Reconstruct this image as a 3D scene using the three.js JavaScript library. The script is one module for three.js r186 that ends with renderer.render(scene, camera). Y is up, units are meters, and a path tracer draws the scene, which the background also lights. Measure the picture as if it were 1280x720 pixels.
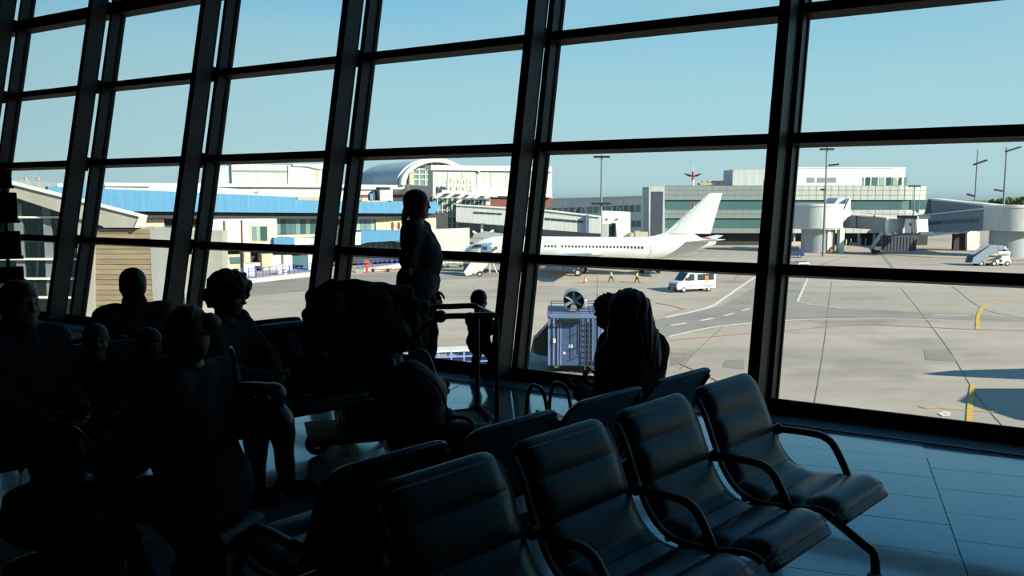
import * as THREE from 'three';
import { mergeGeometries, toCreasedNormals } from 'three/addons/utils/BufferGeometryUtils.js';
import { RoundedBoxGeometry } from 'three/addons/geometries/RoundedBoxGeometry.js';

// ---------------------------------------------------------------- camera, sky, sun, exposure
const scene = new THREE.Scene();
const FOCAL = 1106, HORIZON = 247, PITCH = Math.atan((360 - HORIZON) / FOCAL);
const camera = new THREE.PerspectiveCamera(2 * Math.atan(360 / FOCAL) * 180 / Math.PI, 1280 / 720, 0.05, 4000);
camera.position.set(0, 1.7, 0);
camera.rotation.x = -PITCH;
const renderer = new THREE.WebGLRenderer({ antialias: true });
renderer.toneMapping = THREE.LinearToneMapping;
renderer.toneMappingExposure = 1.0;
renderer.shadowMap.enabled = true;

const SUN_AZ = 128 * Math.PI / 180, SUN_EL = 27 * Math.PI / 180;
const sun = new THREE.DirectionalLight(new THREE.Color().setRGB(1.0, 0.86, 0.68), 11.5);
sun.position.set(Math.sin(SUN_AZ) * Math.cos(SUN_EL) * 400, Math.sin(SUN_EL) * 400, -Math.cos(SUN_AZ) * Math.cos(SUN_EL) * 400 - 120);
sun.target.position.set(0, 0, -120);
sun.castShadow = true;
Object.assign(sun.shadow.camera, { left: -220, right: 220, top: 160, bottom: -160, near: 1, far: 900 });
sun.shadow.mapSize.set(4096, 4096);
scene.add(sun, sun.target);

function mulberry(a) { return () => { a |= 0; a = a + 0x6D2B79F5 | 0; let t = Math.imul(a ^ a >>> 15, 1 | a); t = t + Math.imul(t ^ t >>> 7, 61 | t) ^ t; return ((t ^ t >>> 14) >>> 0) / 4294967296; }; }
const rnd = mulberry(7);
const mixn = (a, b, t) => a + (b - a) * t, clamp = (x, a = 0, b = 1) => Math.min(b, Math.max(a, x));
const smooth = (a, b, x) => { const t = clamp((x - a) / (b - a)); return t * t * (3 - 2 * t); };
function hash2(x, y, s = 0) { let h = Math.imul(x, 374761393) + Math.imul(y, 668265263) + Math.imul(s, 974634777); h = Math.imul(h ^ h >>> 13, 1274126177); return ((h ^ h >>> 16) >>> 0) / 4294967296; }
function vnoise(x, y, per, s) {
  const xi = Math.floor(x), yi = Math.floor(y), u = x - xi, v = y - yi, m = (k) => ((k % per) + per) % per;
  const a = u * u * (3 - 2 * u), b = v * v * (3 - 2 * v);
  return mixn(mixn(hash2(m(xi), m(yi), s), hash2(m(xi + 1), m(yi), s), a), mixn(hash2(m(xi), m(yi + 1), s), hash2(m(xi + 1), m(yi + 1), s), a), b);
}
function fbm(x, y, per, oct, s) { let v = 0, a = 0.5, t = 0; for (let o = 0; o < oct; o++) { v += a * vnoise(x, y, per, s + o); t += a; a *= 0.5; x *= 2; y *= 2; per *= 2; } return v / t; }

// computed sky: air with a little thin cloud, bluer with height and away to the right
{
  const W = 512, H = 256, data = new Float32Array(W * H * 4);
  const stops = [[0, [0.56, 0.72, 0.74]], [2.5, [0.56, 0.76, 0.79]], [7, [0.47, 0.74, 0.83]], [12, [0.30, 0.63, 0.83]], [19, [0.14, 0.44, 0.76]], [45, [0.13, 0.34, 0.60]], [90, [0.09, 0.25, 0.50]]];
  for (let j = 0; j < H; j++) {
    const el = ((j + 0.5) / H - 0.5) * 180;
    for (let i = 0; i < W; i++) {
      const az = ((i + 0.5) / W - 0.5) * 360, k = (j * W + i) * 4;
      const e = Math.max(0, el);
      let q = 0; while (q < stops.length - 2 && e > stops[q + 1][0]) q++;
      const t = clamp((e - stops[q][0]) / (stops[q + 1][0] - stops[q][0]));
      const wisp = smooth(0.5, 0.85, fbm((i / W) * 12, el / 4 + 40, 4096, 4, 3) * smooth(1, 5, e) * (1 - smooth(14, 26, e)) * 1.35);
      for (let c = 0; c < 3; c++) {
        let v = mixn(stops[q][1][c], stops[q + 1][1][c], t);
        v = mixn(v, [0.56, 0.72, 0.74][c], wisp * 0.3);
        if (el < 0) v = [0.34, 0.42, 0.45][c];
        data[k + c] = v;
      }
      data[k + 3] = 1;
    }
  }
  const sky = new THREE.DataTexture(data, W, H, THREE.RGBAFormat, THREE.FloatType);
  sky.mapping = THREE.EquirectangularReflectionMapping; sky.magFilter = THREE.LinearFilter; sky.needsUpdate = true;
  scene.background = sky;
}

// ---------------------------------------------------------------- helpers
const V = (x, y, z) => new THREE.Vector3(x, y, z);
const GROUND = -10.3, EYE = V(0, 1.7, 0);
function ray(px, py) { const x = (px - 640) / FOCAL, y = (360 - py) / FOCAL, c = Math.cos(PITCH), s = Math.sin(PITCH); return V(x, -s + y * c, -c - y * s); }
const onLevel = (px, py, h = 0) => { const d = ray(px, py); return EYE.clone().addScaledVector(d, (h - EYE.y) / d.y); };          // the point of a level surface behind a pixel
const atDepth = (px, py, dep) => { const d = ray(px, py); return EYE.clone().addScaledVector(d, dep / -d.z); };
function col(r, g, b) { return new THREE.Color().setRGB(r, g, b); }
function dataMap(n, f, srgb = true) {
  const d = new Uint8Array(n * n * 4);
  for (let y = 0; y < n; y++) for (let x = 0; x < n; x++) { const v = f(x / n, y / n), k = (y * n + x) * 4; for (let c = 0; c < 3; c++) d[k + c] = clamp(Array.isArray(v) ? v[c] : v) * 255; d[k + 3] = 255; }
  const t = new THREE.DataTexture(d, n, n); t.wrapS = t.wrapT = THREE.RepeatWrapping; t.magFilter = THREE.LinearFilter; t.minFilter = THREE.LinearMipmapLinearFilter; t.generateMipmaps = true;
  if (srgb) t.colorSpace = THREE.SRGBColorSpace; t.needsUpdate = true; return t;
}
const rep = (t, size) => { const c = t.clone(); c.repeat.set(1 / size, 1 / size); c.needsUpdate = true; return c; };
const grimeTex = dataMap(256, (x, y) => 0.86 + 0.14 * fbm(x * 4, y * 4, 4, 5, 11));
const fineTex = dataMap(256, (x, y) => 0.80 + 0.2 * fbm(x * 32, y * 32, 32, 3, 21));
const leatherTex = dataMap(256, (x, y) => fbm(x * 40, y * 40, 40, 3, 31), false);
const weaveTex = dataMap(128, (x, y) => 0.5 + 0.25 * Math.sin(x * 2 * Math.PI * 32) * Math.sin(y * 2 * Math.PI * 32) + 0.25 * fbm(x * 8, y * 8, 8, 3, 41), false);
const streakTex = dataMap(256, (x, y) => 0.84 + 0.16 * fbm(x * 24, y * 3, 24, 4, 51));
const woodTex = dataMap(256, (x, y) => { const v = fbm(x * 3, y * 40, 40, 4, 61); return [0.80 + 0.2 * v, 0.78 + 0.22 * v, 0.74 + 0.26 * v]; });

const mats = {};
function mat(key, c, rough = 0.7, o = {}) {                              // a procedural material: colour, fine relief or grime, gloss
  if (mats[key]) return mats[key];
  const { tex, size = 2, bump, bsize = 0.2, bscale = 0.001, ...rest } = o;
  const m = new THREE.MeshPhysicalMaterial({ color: col(...c), roughness: rough, ...rest });
  m.name = key; m.side = THREE.DoubleSide;
  if (tex) m.map = rep(tex, size);
  if (bump) { m.bumpMap = rep(bump, bsize); m.bumpScale = bscale; }
  return mats[key] = m;
}
const used = new Map();
function numbered(name) { const n = used.get(name) ?? 0; used.set(name, n + 1); return n ? name + '_' + String(n).padStart(3, '0') : name; }
function metreUV(g) {
  const p = g.attributes.position, n = g.attributes.normal, uv = new Float32Array(p.count * 2);
  for (let i = 0; i < p.count; i++) {
    const ax = Math.abs(n.getX(i)), ay = Math.abs(n.getY(i)), az = Math.abs(n.getZ(i));
    const a = ay >= ax && ay >= az ? [p.getX(i), p.getZ(i)] : ax >= az ? [p.getZ(i), p.getY(i)] : [p.getX(i), p.getY(i)];
    uv[i * 2] = a[0]; uv[i * 2 + 1] = a[1];
  }
  g.setAttribute('uv', new THREE.BufferAttribute(uv, 2)); return g;
}
function join(list) {
  list = [].concat(list).flat(4).filter(Boolean).map((g) => { const c = g.index ? g.toNonIndexed() : g.clone(); for (const k of Object.keys(c.attributes)) if (k !== 'position' && k !== 'normal') c.deleteAttribute(k); return c; });
  return list.length === 1 ? list[0] : mergeGeometries(list);
}
const geoCache = new Map();
function mesh(name, geos, material, parent = scene, extra = {}) {
  const single = !Array.isArray(geos);
  let g = single ? geoCache.get(geos) : null;
  if (!g) { g = metreUV(join(geos)); if (single) geoCache.set(geos, g); }
  const m = new THREE.Mesh(g, material); m.name = numbered(name); m.castShadow = m.receiveShadow = true;
  Object.assign(m.userData, extra); parent.add(m); return m;
}
function thing(name, label, category, at = [0, 0, 0], turn = 0, group) {
  const o = new THREE.Group(); o.name = numbered(name); o.userData = { label, category }; if (group) o.userData.group = group;
  o.position.set(...(at.toArray ? at.toArray() : at)); o.rotation.y = turn; scene.add(o); return o;
}
function part(name, parent, extra = {}) { const o = new THREE.Group(); o.name = numbered(name); Object.assign(o.userData, extra); parent.add(o); return o; }
function copyThing(src, at, turn, label, group) {
  const c = src.clone(); c.name = numbered(src.name.replace(/_\d{3}$/, '')); c.userData = { ...src.userData }; if (label) c.userData.label = label; if (group) c.userData.group = group;
  c.position.set(...(at.toArray ? at.toArray() : at)); c.rotation.y = turn; scene.add(c); return c;
}
const structure = (name, geos, material) => mesh(name, geos, material, scene, { kind: 'structure' });
function tag(o, label, category, group) { Object.assign(o.userData, { label, category }); if (group) o.userData.group = group; return o; }

// shapes
const box = (w, h, d, x = 0, y = 0, z = 0, ry = 0) => { const g = new THREE.BoxGeometry(w, h, d); if (ry) g.rotateY(ry); return g.translate(x, y, z); };
const span = (x0, x1, y0, y1, z0, z1) => box(Math.abs(x1 - x0), Math.abs(y1 - y0), Math.abs(z1 - z0), (x0 + x1) / 2, (y0 + y1) / 2, (z0 + z1) / 2);
const rbox = (w, h, d, r, x = 0, y = 0, z = 0, seg = 2) => new RoundedBoxGeometry(w, h, d, seg, Math.min(r, w / 2.01, h / 2.01, d / 2.01)).translate(x, y, z);
const cyl = (r0, r1, h, x = 0, y = 0, z = 0, seg = 20) => new THREE.CylinderGeometry(r1, r0, h, seg).translate(x, y + h / 2, z);        // stands on y
const vec = (a) => (a.isVector3 ? a : V(...a));
function bar(a, b, r, r2 = r, seg = 8) {
  a = vec(a); b = vec(b); const d = b.clone().sub(a), g = new THREE.CylinderGeometry(r2, r, d.length(), seg);
  return g.applyQuaternion(new THREE.Quaternion().setFromUnitVectors(V(0, 1, 0), d.clone().normalize())).translate((a.x + b.x) / 2, (a.y + b.y) / 2, (a.z + b.z) / 2);
}
function beam(a, b, w, h) {                                              // square bar, w across, h in the plane of up
  a = vec(a); b = vec(b); const d = b.clone().sub(a), L = d.length(), x = d.normalize(); let up = Math.abs(x.y) > 0.95 ? V(0, 0, 1) : V(0, 1, 0);
  const z = x.clone().cross(up).normalize(); up = z.clone().cross(x);
  return new THREE.BoxGeometry(L, h, w).applyMatrix4(new THREE.Matrix4().makeBasis(x, up, z)).translate((a.x + b.x) / 2, (a.y + b.y) / 2, (a.z + b.z) / 2);
}
const tube = (pts, r, seg = 24, rs = 8, closed = false) => new THREE.TubeGeometry(new THREE.CatmullRomCurve3(pts.map(vec), closed, 'catmullrom', 0.5), seg, r, rs, closed);
function prism(pts, z0, z1, holes = []) {                                  // outline in x,y pulled from z0 to z1
  const s = new THREE.Shape(pts.map((p) => new THREE.Vector2(...p))); for (const h of holes) s.holes.push(new THREE.Path(h.map((p) => new THREE.Vector2(...p))));
  return new THREE.ExtrudeGeometry(s, { depth: z1 - z0, bevelEnabled: false, curveSegments: 8 }).translate(0, 0, z0);
}
const lathe = (pts, seg = 28) => new THREE.LatheGeometry(pts.map((p) => new THREE.Vector2(...p)), seg);
const arc = (cx, cy, r, a0, a1, n, ry = r) => Array.from({ length: n + 1 }, (_, i) => { const a = mixn(a0, a1, i / n); return [cx + r * Math.cos(a), cy + ry * Math.sin(a)]; });
// an upright plane through two places on the apron; the outlines of a facade are laid out on it: [along, height] of what a pixel shows
function facade(a, b) {
  const u = b.clone().sub(a).setY(0).normalize(), n = V(-u.z, 0, u.x), turn = Math.atan2(-u.z, u.x);
  const at = (px, py, z = 0) => { const d = ray(px, py), o = a.clone().addScaledVector(n, z), t = o.clone().sub(EYE).dot(n) / d.dot(n), p = EYE.clone().addScaledVector(d, t).sub(a); return [p.dot(u), p.y]; };
  const f = { a, u, n, turn, at };
  f.rect = (x0, y0, x1, y1, z0, z1) => { const p = at(x0, y1, z1), q = at(x1, y0, z1); return span(p[0], q[0], p[1], q[1], z0, z1); };
  f.poly = (pts, z0, z1) => prism(pts.map((p) => at(p[0], p[1], z1)), z0, z1);
  f.down = (x0, y0, x1, z0, z1, h = 0) => { const p = at(x0, y0, z1), q = at(x1, y0, z1); return span(p[0], q[0], h, p[1], z0, z1); };   // from a pixel row to the ground
  return f;
}
const groundAt = (px, dep) => { const p = atDepth(px, 360, dep); return V(p.x, GROUND, p.z); };
// ---------------------------------------------------------------- the glass wall and the hall
const WALL_DIR = V(-0.848, 0, -0.530).normalize(), WALL_OUT = V(0.530, 0, -0.848).normalize(), LEAN = 0.198;
const WALL_0 = V(2.225, 0, -6.995), WALL_UP = V(WALL_OUT.x * LEAN, 1, WALL_OUT.z * LEAN).normalize();
const WALL_N = WALL_UP.clone().cross(WALL_DIR).normalize(); if (WALL_N.dot(WALL_OUT) < 0) WALL_N.negate();
const wallP = (s, t, d = 0) => WALL_0.clone().addScaledVector(WALL_DIR, s).addScaledVector(WALL_UP, t).addScaledVector(WALL_N, -d);   // d metres into the hall
function wallBox(s0, s1, t0, t1, d0, d1) {
  const ex = WALL_DIR.clone(), ey = WALL_UP.clone(), ez = WALL_N.clone().negate();
  if (ex.clone().cross(ey).dot(ez) < 0) ex.negate();
  return new THREE.BoxGeometry(Math.abs(s1 - s0), t1 - t0, Math.abs(d1 - d0)).applyMatrix4(new THREE.Matrix4().makeBasis(ex, ey, ez)).translate(...wallP((s0 + s1) / 2, (t0 + t1) / 2, (d0 + d1) / 2).toArray());
}
const darkSteel = mat('dark_steel', [0.008, 0.012, 0.015], 0.5, { specularIntensity: 0.55, bump: fineTex, bsize: 0.4, bscale: 0.0006 });
const blackSteel = mat('black_steel', [0.003, 0.0035, 0.004], 0.6, { specularIntensity: 0.25, bump: fineTex, bsize: 0.4, bscale: 0.0006 });
const paneMat = mat('window_glass', [0.90, 0.965, 0.975], 0, { transmission: 1, thickness: 0, ior: 1.5, side: THREE.DoubleSide });
const ROWS = [0.03, 1.113, 2.187, 3.27, 4.375, 5.46, 6.5], PITCH_S = 2.365, S0 = 0.085, K0 = -3, K1 = 8, SL = S0 + K0 * PITCH_S, SR = S0 + (K1 + 0.5) * PITCH_S;
{
  const w = new THREE.Group(); w.name = 'wall_front'; w.userData.kind = 'structure'; scene.add(w);
  let n = 1;
  for (let k = K0; k <= K1; k++) {
    const s = S0 + k * PITCH_S;
    mesh('mullion', wallBox(s, s + 0.062, -0.05, 6.6, 0, 0.206), darkSteel, w);
    mesh('steel_column', [wallBox(s + 0.028, s + 0.119, 0, 6.6, 0.485, 0.5), wallBox(s + 0.028, s + 0.119, 0, 6.6, 0.27, 0.285), wallBox(s + 0.032, s + 0.115, 0, 6.6, 0.284, 0.486)], darkSteel, w);
    const x0 = s + 0.062, x1 = k < K1 ? s + PITCH_S : SR;
    for (let r = 0; r < ROWS.length; r++) {
      const t = ROWS[r], h = r === 0 ? 0.05 : r >= 4 ? 0.085 : 0.044;
      const tr = mesh(r ? 'transom' : 'sill_rail', [wallBox(x0, x1, t - h, t + h, 0.02, 0.18), wallBox(x0, x1, t - h * 0.45, t + h * 0.45, 0.18, 0.188)], blackSteel, w);
      if (r) mesh('bracket', [wallBox(s + 0.035, s + 0.085, t - 0.055, t + 0.055, 0.2, 0.275), wallBox(s + 0.04, s + 0.08, t - 0.13, t - 0.05, 0.225, 0.25)], blackSteel, w);
      if (r < ROWS.length - 1) {
        const h1 = r + 1 >= 4 ? 0.085 : 0.044;
        mesh('window_' + n++, wallBox(x0 - 0.005, x1 + 0.005, t + h - 0.01, ROWS[r + 1] - h1 + 0.01, 0.045, 0.0451), paneMat, scene, { kind: 'structure' });
        mesh('gasket', [wallBox(x0, x0 + 0.012, t + h, ROWS[r + 1] - h1, 0.03, 0.07), wallBox(x1 - 0.012, x1, t + h, ROWS[r + 1] - h1, 0.03, 0.07)], blackSteel, w);
      }
    }
  }
}
// hall: floor slab with separate stone tiles, dark walls and ceiling
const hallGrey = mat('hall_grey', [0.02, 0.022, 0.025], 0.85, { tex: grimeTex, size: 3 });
const tileMats = [0, 1, 2, 3].map((k) => mat('floor_tile_' + k, [0.21 + 0.012 * k, 0.27 + 0.011 * k, 0.30 + 0.01 * k], 0.12 + 0.015 * k, { tex: fineTex, size: 0.7, bump: grimeTex, bsize: 1.3, bscale: 0.0003, specularIntensity: 1, ior: 1.6, clearcoat: 0.7, clearcoatRoughness: 0.06 }));
{
  const P = (s, d) => { const p = WALL_0.clone().addScaledVector(WALL_DIR, s).addScaledVector(WALL_OUT, -d); return [p.x, -p.z]; };
  const BACK = 17, outline = [P(SL, -0.1), P(SR, -0.1), P(SR, BACK), P(SL, BACK)];
  const flat = (y0, y1, o) => prism(o, y0, y1).rotateX(-Math.PI / 2);
  const groutMat = mat('floor_grout', [0.07, 0.085, 0.095], 0.7, { tex: fineTex, size: 0.5 });
  const floor = structure('floor', [flat(-0.45, -0.006, outline)], groutMat);
  // tiles 1.26 x 0.42 m, every other column shifted by half a tile; the grid lies 20 degrees off the view, away from the glass wall
  const ang = 20 * Math.PI / 180, ux = V(Math.cos(ang), 0, Math.sin(ang)), uz = V(-Math.sin(ang), 0, Math.cos(ang)), O = V(2.85, 0, -6.015).addScaledVector(uz, 0.604 - 0.42);
  const TW = 1.26, TD = 0.42, tileG = new THREE.BoxGeometry(TW - 0.005, 0.012, TD - 0.005).rotateY(-ang);
  let list = [];
  for (let i = -16; i < 14; i++) for (let j = -30; j < 30; j++) {
    const c = O.clone().addScaledVector(ux, (i + 0.5) * TW).addScaledVector(uz, (j + 0.5 + (i & 1 ? 0.48 : 0)) * TD);
    const dOut = WALL_0.clone().sub(c).dot(WALL_OUT); if (dOut < 0.72 || dOut > BACK - 1) continue;
    const s = c.clone().sub(WALL_0).dot(WALL_DIR); if (s < SL + 0.8 || s > SR - 0.8) continue;
    list.push([c, i, j, Math.hypot(c.x, c.z - 0) + (c.z > -1.5 ? 100 : 0) + (Math.abs(c.x) > -c.z * 0.62 + 0.8 ? 50 : 0)]);
  }
  list.sort((a, b) => a[3] - b[3]);
  const rest = [];
  list.forEach(([c, i, j], k) => {
    const g = tileG, y = -0.006 + (hash2(i + 99, j + 99, 5) - 0.5) * 0.0008;
    if (k < 260) { const m = mesh('floor_tile', g, tileMats[Math.floor(hash2(i + 50, j + 50, 9) * 4)], floor); m.position.set(c.x, y, c.z); }
    else rest.push(g.clone().translate(c.x, y, c.z));
  });
  mesh('floor_tiling', rest, tileMats[1], floor, { kind: 'stuff' });
  // edge strip cut to the wall, grating in front of the glass
  const strip = (d0, d1, y0, y1) => wallBoxFlat(SL + 0.3, SR - 0.3, y0, y1, d0, d1);
  function wallBoxFlat(s0, s1, y0, y1, d0, d1) {
    const c = WALL_0.clone().addScaledVector(WALL_DIR, (s0 + s1) / 2).addScaledVector(WALL_OUT, -(d0 + d1) / 2);
    return new THREE.BoxGeometry(Math.abs(s1 - s0), y1 - y0, Math.abs(d1 - d0)).rotateY(Math.atan2(-WALL_DIR.z, WALL_DIR.x)).translate(c.x, (y0 + y1) / 2, c.z);
  }
  mesh('floor_edging', strip(0.47, 0.86, -0.02, -0.004), tileMats[0], floor);
  mesh('floor_edging', strip(0, 0.09, -0.02, 0.001), darkSteel, floor);
  const gr = mesh('floor_grating', [strip(0.09, 0.1, -0.02, 0.003), strip(0.46, 0.475, -0.02, 0.003), strip(0.1, 0.46, -0.02, -0.012)], mat('grating_steel', [0.34, 0.42, 0.46], 0.55, { metalness: 0.3, bump: fineTex }), floor);
  const bars = [];
  for (let d = 0.115; d < 0.455; d += 0.0155) bars.push(strip(d, d + 0.006, -0.013, 0.001));
  mesh('grating_bar', bars, mats.grating_steel, floor, { kind: 'stuff' });
  structure('ceiling', [flat(6.55, 6.95, [P(SL, -1.6), P(SR, -1.6), P(SR, BACK), P(SL, BACK)])], hallGrey);
  const upright = (s0, d0, s1, d1) => { const a = P(s0, d0), b = P(s1, d1), L = Math.hypot(b[0] - a[0], b[1] - a[1]); return box(L + 0.3, 7, 0.3, 0, 3.2, 0).rotateY(Math.atan2(b[1] - a[1], b[0] - a[0])).translate((a[0] + b[0]) / 2, 0, -(a[1] + b[1]) / 2); };
  structure('wall_back', [upright(SL, BACK, SR, BACK)], hallGrey);
  structure('wall_left', [upright(SR + 0.15, -1.6, SR + 0.15, BACK)], hallGrey);
  structure('wall_right', [upright(SL - 0.15, -1.6, SL - 0.15, BACK)], hallGrey);
}
// ---------------------------------------------------------------- the apron
const concreteTex = dataMap(1024, (x, y) => {
  const big = fbm(x * 6, y * 6, 6, 5, 71), fine = fbm(x * 90, y * 90, 90, 3, 81), streak = fbm(x * 3, y * 40, 40, 4, 91);
  const v = 0.72 + 0.16 * big + 0.07 * fine + 0.13 * streak - 0.10 * smooth(0.62, 0.8, fbm(x * 9 + 3, y * 9, 9, 4, 95)); return [v, v * 0.995, v * 0.985];
});
const apronMat = mat('apron_concrete', [0.44, 0.37, 0.315], 0.92, { tex: concreteTex, size: 95 });
const asphaltMat = mat('worn_asphalt', [0.305, 0.27, 0.245], 0.92, { tex: concreteTex, size: 60 });
const darkPatchMat = mat('concrete_repair', [0.30, 0.255, 0.22], 0.92, { tex: concreteTex, size: 30 });
const lightPatchMat = mat('concrete_new', [0.44, 0.39, 0.345], 0.92, { tex: concreteTex, size: 40 });
const jointMat = mat('slab_joint', [0.22, 0.195, 0.17], 0.95, { tex: grimeTex, size: 2 });
const whiteLine = mat('line_white', [0.72, 0.70, 0.67], 0.8, { tex: fineTex, size: 0.8 });
const redLine = mat('line_red', [0.52, 0.20, 0.17], 0.85, { tex: fineTex, size: 0.8 });
const yellowLine = mat('line_yellow', [0.72, 0.44, 0.07], 0.8, { tex: fineTex, size: 0.8 });
const grassMat = mat('far_grass', [0.12, 0.13, 0.06], 1, { tex: grimeTex, size: 20 });
const apron = structure('ground', [box(1400, 0.6, 1100, 60, GROUND - 0.3, -520)], apronMat);
structure('ground_beyond', [box(9000, 0.6, 5000, 0, GROUND - 0.45, -2500)], grassMat);
const onApron = (px, py) => onLevel(px, py, GROUND);
let lineLift = 0.01;
function ribbon(pts, w, m, name, dash = 0, gap = 0, bend = true) {         // a painted line or joint lying on the concrete
  lineLift += 0.0012; const wp = pts.map((p) => onApron(...p)), parts = [];
  const curve = bend && wp.length > 2 ? new THREE.CatmullRomCurve3(wp) : null, path = curve ? curve.getSpacedPoints(wp.length * 5) : wp;
  const seg = (a, b) => { const d = b.clone().sub(a), L = d.length(); if (L > 0.01) parts.push(new THREE.BoxGeometry(L + (dash ? 0 : w * 0.1), 0.012, w).rotateY(Math.atan2(-d.z, d.x)).translate((a.x + b.x) / 2, GROUND + lineLift, (a.z + b.z) / 2)); };
  for (let i = 0; i + 1 < path.length; i++) {
    const a = path[i], b = path[i + 1]; if (!dash) { seg(a, b); continue; }
  }
  if (dash) { const c = new THREE.CatmullRomCurve3(wp), L = c.getLength(); for (let s = 0; s < L; s += dash + gap) seg(c.getPointAt(s / L), c.getPointAt(Math.min(1, (s + dash) / L))); }
  return mesh(name, parts, m, apron);
}
function patch(pts, m, name) { lineLift += 0.0012; const w = pts.map((p) => onApron(...p)); return mesh(name, [prism(w.map((p) => [p.x, -p.z]), 0, 0.01).rotateX(-Math.PI / 2).translate(0, GROUND + lineLift - 0.006, 0)], m, apron); }
// service road across the apron, patches of other concrete
patch([[700, 418], [760, 409], [838, 397], [900, 383], [936, 364], [952, 352], [1003, 352], [1000, 380], [1040, 385], [1140, 390], [1300, 397], [1420, 403], [1420, 414], [1300, 403.5], [1140, 399], [1060, 398], [985, 400], [940, 404], [890, 409], [838, 421], [700, 450]], asphaltMat, 'service_road');
patch([[838, 440], [850, 441], [869, 441], [852, 455], [838, 458]], darkPatchMat, 'repair_patch');
patch([[908, 450], [930, 450], [930, 462], [903, 459]], darkPatchMat, 'repair_patch');
patch([[1155, 437], [1185, 438], [1196, 452], [1157, 450]], darkPatchMat, 'repair_patch');
patch([[540, 345], [650, 348], [840, 352], [840, 362], [650, 356], [540, 351]], lightPatchMat, 'pale_strip');
patch([[300, 372], [400, 362], [560, 350], [640, 346], [640, 338], [540, 338], [410, 345], [300, 355]], asphaltMat, 'stand_lane');
ribbon([[1040, 352], [1036, 380], [1030, 432], [1019, 500], [1014, 530]], 0.045, jointMat, 'slab_joint');
ribbon([[1126, 360], [1152, 392], [1188, 440], [1225, 500], [1260, 540]], 0.045, jointMat, 'slab_joint');
ribbon([[938, 376], [900, 412], [868, 442], [850, 462]], 0.05, jointMat, 'slab_joint');
ribbon([[1190, 358], [1240, 390], [1280, 398]], 0.05, jointMat, 'slab_joint');
ribbon([[1098, 250 + 60], [1106, 322], [1120, 340]], 0.5, asphaltMat, 'slab_joint');
ribbon([[1060, 320], [1030, 330], [1015, 345]], 0.35, asphaltMat, 'slab_joint');
ribbon([[832, 397], [860, 391], [888, 383.5], [905, 373], [925, 359], [945, 346], [966, 334]], 0.38, whiteLine, 'white_line');
ribbon([[836, 421], [870, 413], [905, 407], [940, 404], [985, 400.5], [1060, 398.5], [1140, 399.5], [1285, 404]], 0.2, whiteLine, 'white_line');
ribbon([[838, 407], [870, 402], [905, 395], [940, 385]], 0.3, whiteLine, 'dashed_line', 2.4, 2.4);
ribbon([[1166, 394], [1200, 394.6], [1240, 395.5]], 0.22, whiteLine, 'dashed_line', 3.6, 40);
ribbon([[1010, 347], [997, 377], [1014, 381], [1050, 385.5]], 0.26, whiteLine, 'white_line', 0, 0, false);
ribbon([[980, 414], [1030, 409], [1080, 406], [1150, 409], [1230, 412.5], [1290, 414]], 0.16, redLine, 'red_line');
ribbon([[838, 426], [880, 422], [938, 417]], 0.15, redLine, 'red_line');
ribbon([[820, 379], [838, 382], [856, 387], [832, 393]], 0.2, redLine, 'red_line', 0, 0, false);
ribbon([[850, 455], [900, 478], [950, 503]], 0.13, redLine, 'red_line', 0, 0, false);
ribbon([[930, 338], [916, 352]], 0.3, redLine, 'red_line');
ribbon([[1222, 412], [1223.5, 393], [1232, 382], [1250, 376.5], [1290, 371]], 0.34, yellowLine, 'yellow_line');
ribbon([[1216, 482], [1213, 505], [1211, 545]], 0.30, yellowLine, 'yellow_line');
ribbon([[1148, 508], [1158, 511], [1172, 510], [1180, 511], [1215, 514], [1250, 516]], 0.09, yellowLine, 'yellow_line');
patch([[1172, 517.5], [1180, 515], [1188, 516], [1187, 520], [1178, 521]], whiteLine, 'ground_sign');
patch([[1178, 518.4], [1182, 517.4], [1185, 518.2], [1181, 519.4]], redLine, 'ground_sign_mark');
ribbon([[1020, 314], [1100, 318], [1170, 322], [1290, 326]], 1.2, mat('verge_earth', [0.34, 0.20, 0.15], 1, { tex: grimeTex, size: 8 }), 'earth_strip');
// kerb below the left terminal
{
  const kerbM = mat('kerb_concrete', [0.68, 0.64, 0.56], 0.9, { tex: grimeTex, size: 3 }), path = [[290, 356], [318, 352.5], [360, 347.5], [400, 343], [450, 341], [500, 333.5], [530, 329]].map((p) => onApron(...p));
  const g = []; for (let i = 0; i + 1 < path.length; i++) { const a = path[i], b = path[i + 1]; if (i === 3) continue; g.push(beam(a.clone().setY(GROUND + 0.25), b.clone().setY(GROUND + 0.25), 1.6, 0.5)); }
  structure('kerb', g, kerbM);
}
// ---------------------------------------------------------------- the buildings across the apron
const white = mat('white_cladding', [0.74, 0.72, 0.67], 0.6, { tex: streakTex, size: 12 });
const paleGrey = mat('pale_grey_cladding', [0.44, 0.46, 0.46], 0.6, { tex: streakTex, size: 12 });
const midGrey = mat('grey_cladding', [0.20, 0.225, 0.24], 0.6, { tex: streakTex, size: 10 });
const greenGrey = mat('grey_green_panel', [0.23, 0.27, 0.27], 0.35, { tex: streakTex, size: 6 });
const greenPale = mat('pale_green_panel', [0.50, 0.52, 0.48], 0.35, { tex: streakTex, size: 6 });
const darkBlue = mat('dark_blue_louvre', [0.035, 0.05, 0.075], 0.6, { tex: streakTex, size: 2 });
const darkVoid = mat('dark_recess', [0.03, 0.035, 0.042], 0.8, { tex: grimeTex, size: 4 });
const glassTones = [[0.03, 0.07, 0.085], [0.06, 0.125, 0.135], [0.13, 0.21, 0.205], [0.24, 0.32, 0.27]].map((c, k) => mat('far_glass_' + k, c, 0.12, { specularIntensity: 1 }));
const blueRoof = mat('blue_cladding', [0.05, 0.23, 0.42], 0.55, { tex: streakTex, size: 8 });
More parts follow.
